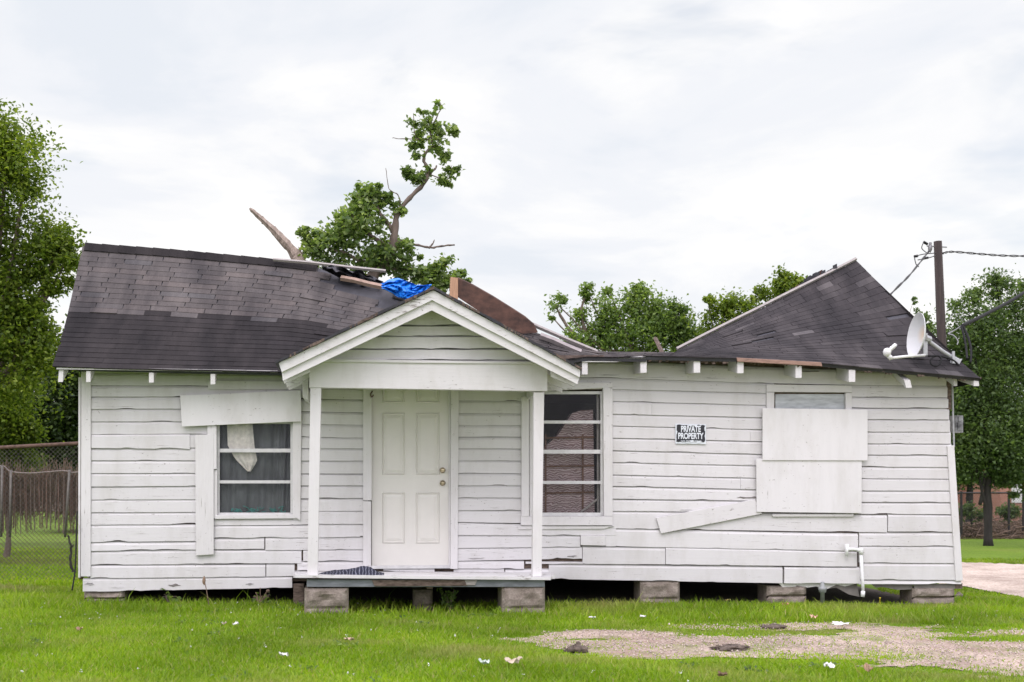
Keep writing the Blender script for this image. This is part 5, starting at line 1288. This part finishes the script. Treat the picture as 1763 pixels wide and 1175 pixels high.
# utility pole and wires
YP = 10; bp = P(1636, 850, YP); bp.z = gz(bp.x); tp = P(1614.5, 416, YP)
up = empty('utility_pole', bp, 'dark brown wooden utility pole behind the right end of the roof', 'utility pole')
mb = MB(); mb.tube([bp, bp.lerp(tp, .5), tp], [.125, .105, .085], 14); mb.build('post', 'pole', up, smooth=True)
mb = MB(); mb.tube([P(1596, 424, YP), P(1630, 426, YP)], .014, 6); mb.tube([P(1602, 418, YP), P(1600, 434, YP)], .03, 8); mb.blob(P(1601, 428, YP), .05, .05, .09); mb.build('bracket', 'steel', up)
mb = MB(); mb.tube([P(1590, 417, YP), P(1597, 421, YP)], .03, 8); mb.tube([P(1574, 442, YP), P(1580, 441, YP)], .028, 8); mb.tube([P(1588, 446, YP), P(1598, 444, YP)], .025, 8); mb.build('insulator', 'rubber', up)
def cable(name, pts, r, mat, label, wob=0):
    mb = MB(); mb.tube(subdiv_path(pts, 6, wob), r, 6); return tag(mb.build(name, mat, smooth=True), label, 'cable')
def twist(path, amp, n, ph): 
    pts = subdiv_path(path, n); return [p + Vector((0, math.cos(i * .62 + ph) * amp, math.sin(i * .62 + ph) * amp)) for i, p in enumerate(pts)]
main = [P(1622, 437, YP), P(1640, 434, YP), P(1690, 438, YP), P(1740, 441, YP), P(1800, 440, YP), P(1900, 430, YP), P(2300, 395, YP)]
mb = MB(); mb.tube(twist(main, .015, 14, 0), .011, 5); mb.tube(twist(main, .015, 14, 3.1), .011, 5); tag(mb.build('cable', 'blackmetal', smooth=True), 'twisted line running right from the utility pole top', 'cable')
drop = [P(1600, 432, YP), P(1588, 447, YP - 1), P(1565, 475, YP - 3), P(1542, 498, YP - 5), P(1500, 540, 3.5), P(1470, 560, 3.0)]
mb = MB(); mb.tube(twist(drop, .014, 8, 0), .012, 5); mb.tube(twist(drop, .014, 8, 3.1), .012, 5)
for q in ([(1590, 418), (1587, 428), (1597, 437)], [(1574, 442), (1577, 455), (1582, 460)], [(1578, 441), (1590, 438), (1612, 436)], [(1580, 448), (1600, 444), (1612, 440)]): mb.tube(subdiv_path([P(a, b, YP - .3) for a, b in q], 4), .010, 5)
tag(mb.build('cable', 'blackmetal', smooth=True), 'twisted line dropping from the pole top to the house roof', 'cable')
cable('cable', [P(1657, 561, .6), P(1690, 545, 1.0), P(1730, 524, 1.6), P(1765, 503, 2.2), P(1850, 445, 4), P(1960, 370, 6), P(2300, 130, 9)], .024, 'rubber', 'thick black service cable reaching the right roof corner from the right')
cable('cable', [P(1655, 561, .6), P(1661, 585, .5), P(1664, 605, .4), P(1665, 618, .3)], .015, 'rubber', 'left of the two black cable tails hanging over the roof edge')
cable('cable', [P(1658, 561, .6), P(1667, 582, .5), P(1672, 603, .4), P(1671, 625, .3)], .015, 'rubber', 'right of the two black cable tails hanging over the roof edge')
cable('cable', [P(1656, 561, .6), P(1642, 570, .7), P(1632, 575, .75)], .008, 'greycable', 'thin grey stay tying the service cable to the roof edge')
cable('cable', [P(1632, 575, .75), P(1642, 578, .7), P(1649, 587, .68), P(1648, 594, .68)], .008, 'greycable', 'loose curl of grey wire at the roof edge above the dish')

# ================================================================ LITTER ON THE LAWN
def scrap(name, px, py, sx_, sy_, mat, label, cat, h=.03, sd_=0):
    p = G(px, py); mb = MB(); k = mpp(px, p.y)
    w2, d2 = sx_ * k, sy_ * k * 3
    def fn(u, v):
        e = 1 - .35 * float(vn(u * 3, v * 3, sd_)); a_ = (u - .5) * w2 * e; b_ = (v - .5) * d2 * e
        return (p.x + a_ + (float(vn(v * 4, u * 2, sd_ + 4)) - .5) * w2 * .3, p.y + b_, p.z + .035 + h * (float(fbm(u * 3.5, v * 3.5, sd_ + 9)) * 1.5 - .3))
    mb.grid(fn, 10, 8); return tag(mb.build(name, mat), label, cat)
scrap('dry_leaf', 137, 1093, 13, 6, 'tan', 'curled brown leaf on the lawn at the far left', 'leaf', .05, 1)
scrap('paper_scrap', 406, 1083, 12, 4, 'paper', 'white paper scrap below the left window, right one of a close pair', 'paper', .04, 2)
scrap('paper_scrap', 386, 1082, 9, 3, plain('pinkish_paper', (.62, .50, .44), .8), 'pinkish paper scrap below the left window', 'paper', .03, 3)
scrap('cardboard_scrap', 601, 1111, 17, 6, plain('tan_cardboard', (.52, .38, .28), .8), 'tan cardboard scrap on the lawn in front of the left porch post', 'cardboard', .04, 4)
scrap('paper_scrap', 488, 1140, 16, 5, 'paper', 'white paper scrap on the lower lawn left of the porch', 'paper', .05, 5)
scrap('paper_scrap', 833, 1153, 20, 7, plain('grey_green_paper', (.45, .52, .46), .8), 'grey-green paper scrap at the bottom of the lawn below the porch', 'paper', .06, 6)
scrap('cardboard_scrap', 886, 1152, 30, 6, plain('pale_bark', (.50, .42, .32), .8), 'pale curled bark piece at the bottom of the lawn', 'bark', .06, 7)
scrap('rag', 1446, 1083, 36, 5, 'paper', 'white rag lying at the upper edge of the gravel strip', 'rag', .05, 8)
scrap('paper_scrap', 1426, 1158, 20, 6, 'paper', 'white paper scrap on the bright grass below the gravel strip', 'paper', .05, 9)
scrap('dry_leaf', 1352, 1048, 10, 4, plain('reddish_leaf', (.48, .24, .14), .8), 'reddish leaf on the grass under the boarded window', 'leaf', .04, 10)
scrap('dry_leaf', 1400, 1071, 12, 4, plain('peach_scrap', (.62, .40, .28), .8), 'peach coloured leaf at the gravel edge left of the white rag', 'leaf', .05, 11)
scrap('paper_scrap', 1107, 1069, 13, 4, 'paper', 'white paper scrap on the grass right of the porch', 'paper', .03, 12)
scrap('paper_scrap', 1020, 1071, 14, 4, 'paper', 'white paper scrap nearest to the right porch block', 'paper', .03, 13)
scrap('dry_leaf', 1253, 1040, 9, 4, plain('yellow_scrap', (.55, .45, .16), .8), 'yellowish leaf on the grass below the private property sign', 'leaf', .03, 14)
scrap('dry_leaf', 1495, 1168, 10, 12, 'tan', 'upright brown leaf at the bottom right of the lawn', 'leaf', .08, 15)
scrap('dry_leaf', 1244, 1174, 22, 4, plain('dark_leaf', (.16, .10, .06), .8), 'dark brown leaf at the very bottom edge', 'leaf', .05, 16)
mound('soil_clump', 992, 1122, .09, .05, 'soil', 'dark grassy clod at the left end of the gravel strip', 'clod', 3)
mound('soil_clump', 1256, 1118, .16, .028, 'soil', 'flat black clod in the middle of the gravel strip', 'clod', 5)
mound('soil_clump', 1330, 1081, .11, .025, 'soil', 'black clod at the upper gravel edge left of the white rag', 'clod', 7)
mound('stone', 1543 + 107, 1030, .06, .05, 'block', 'small tan stone at the right corner of the house', 'stone', 9)
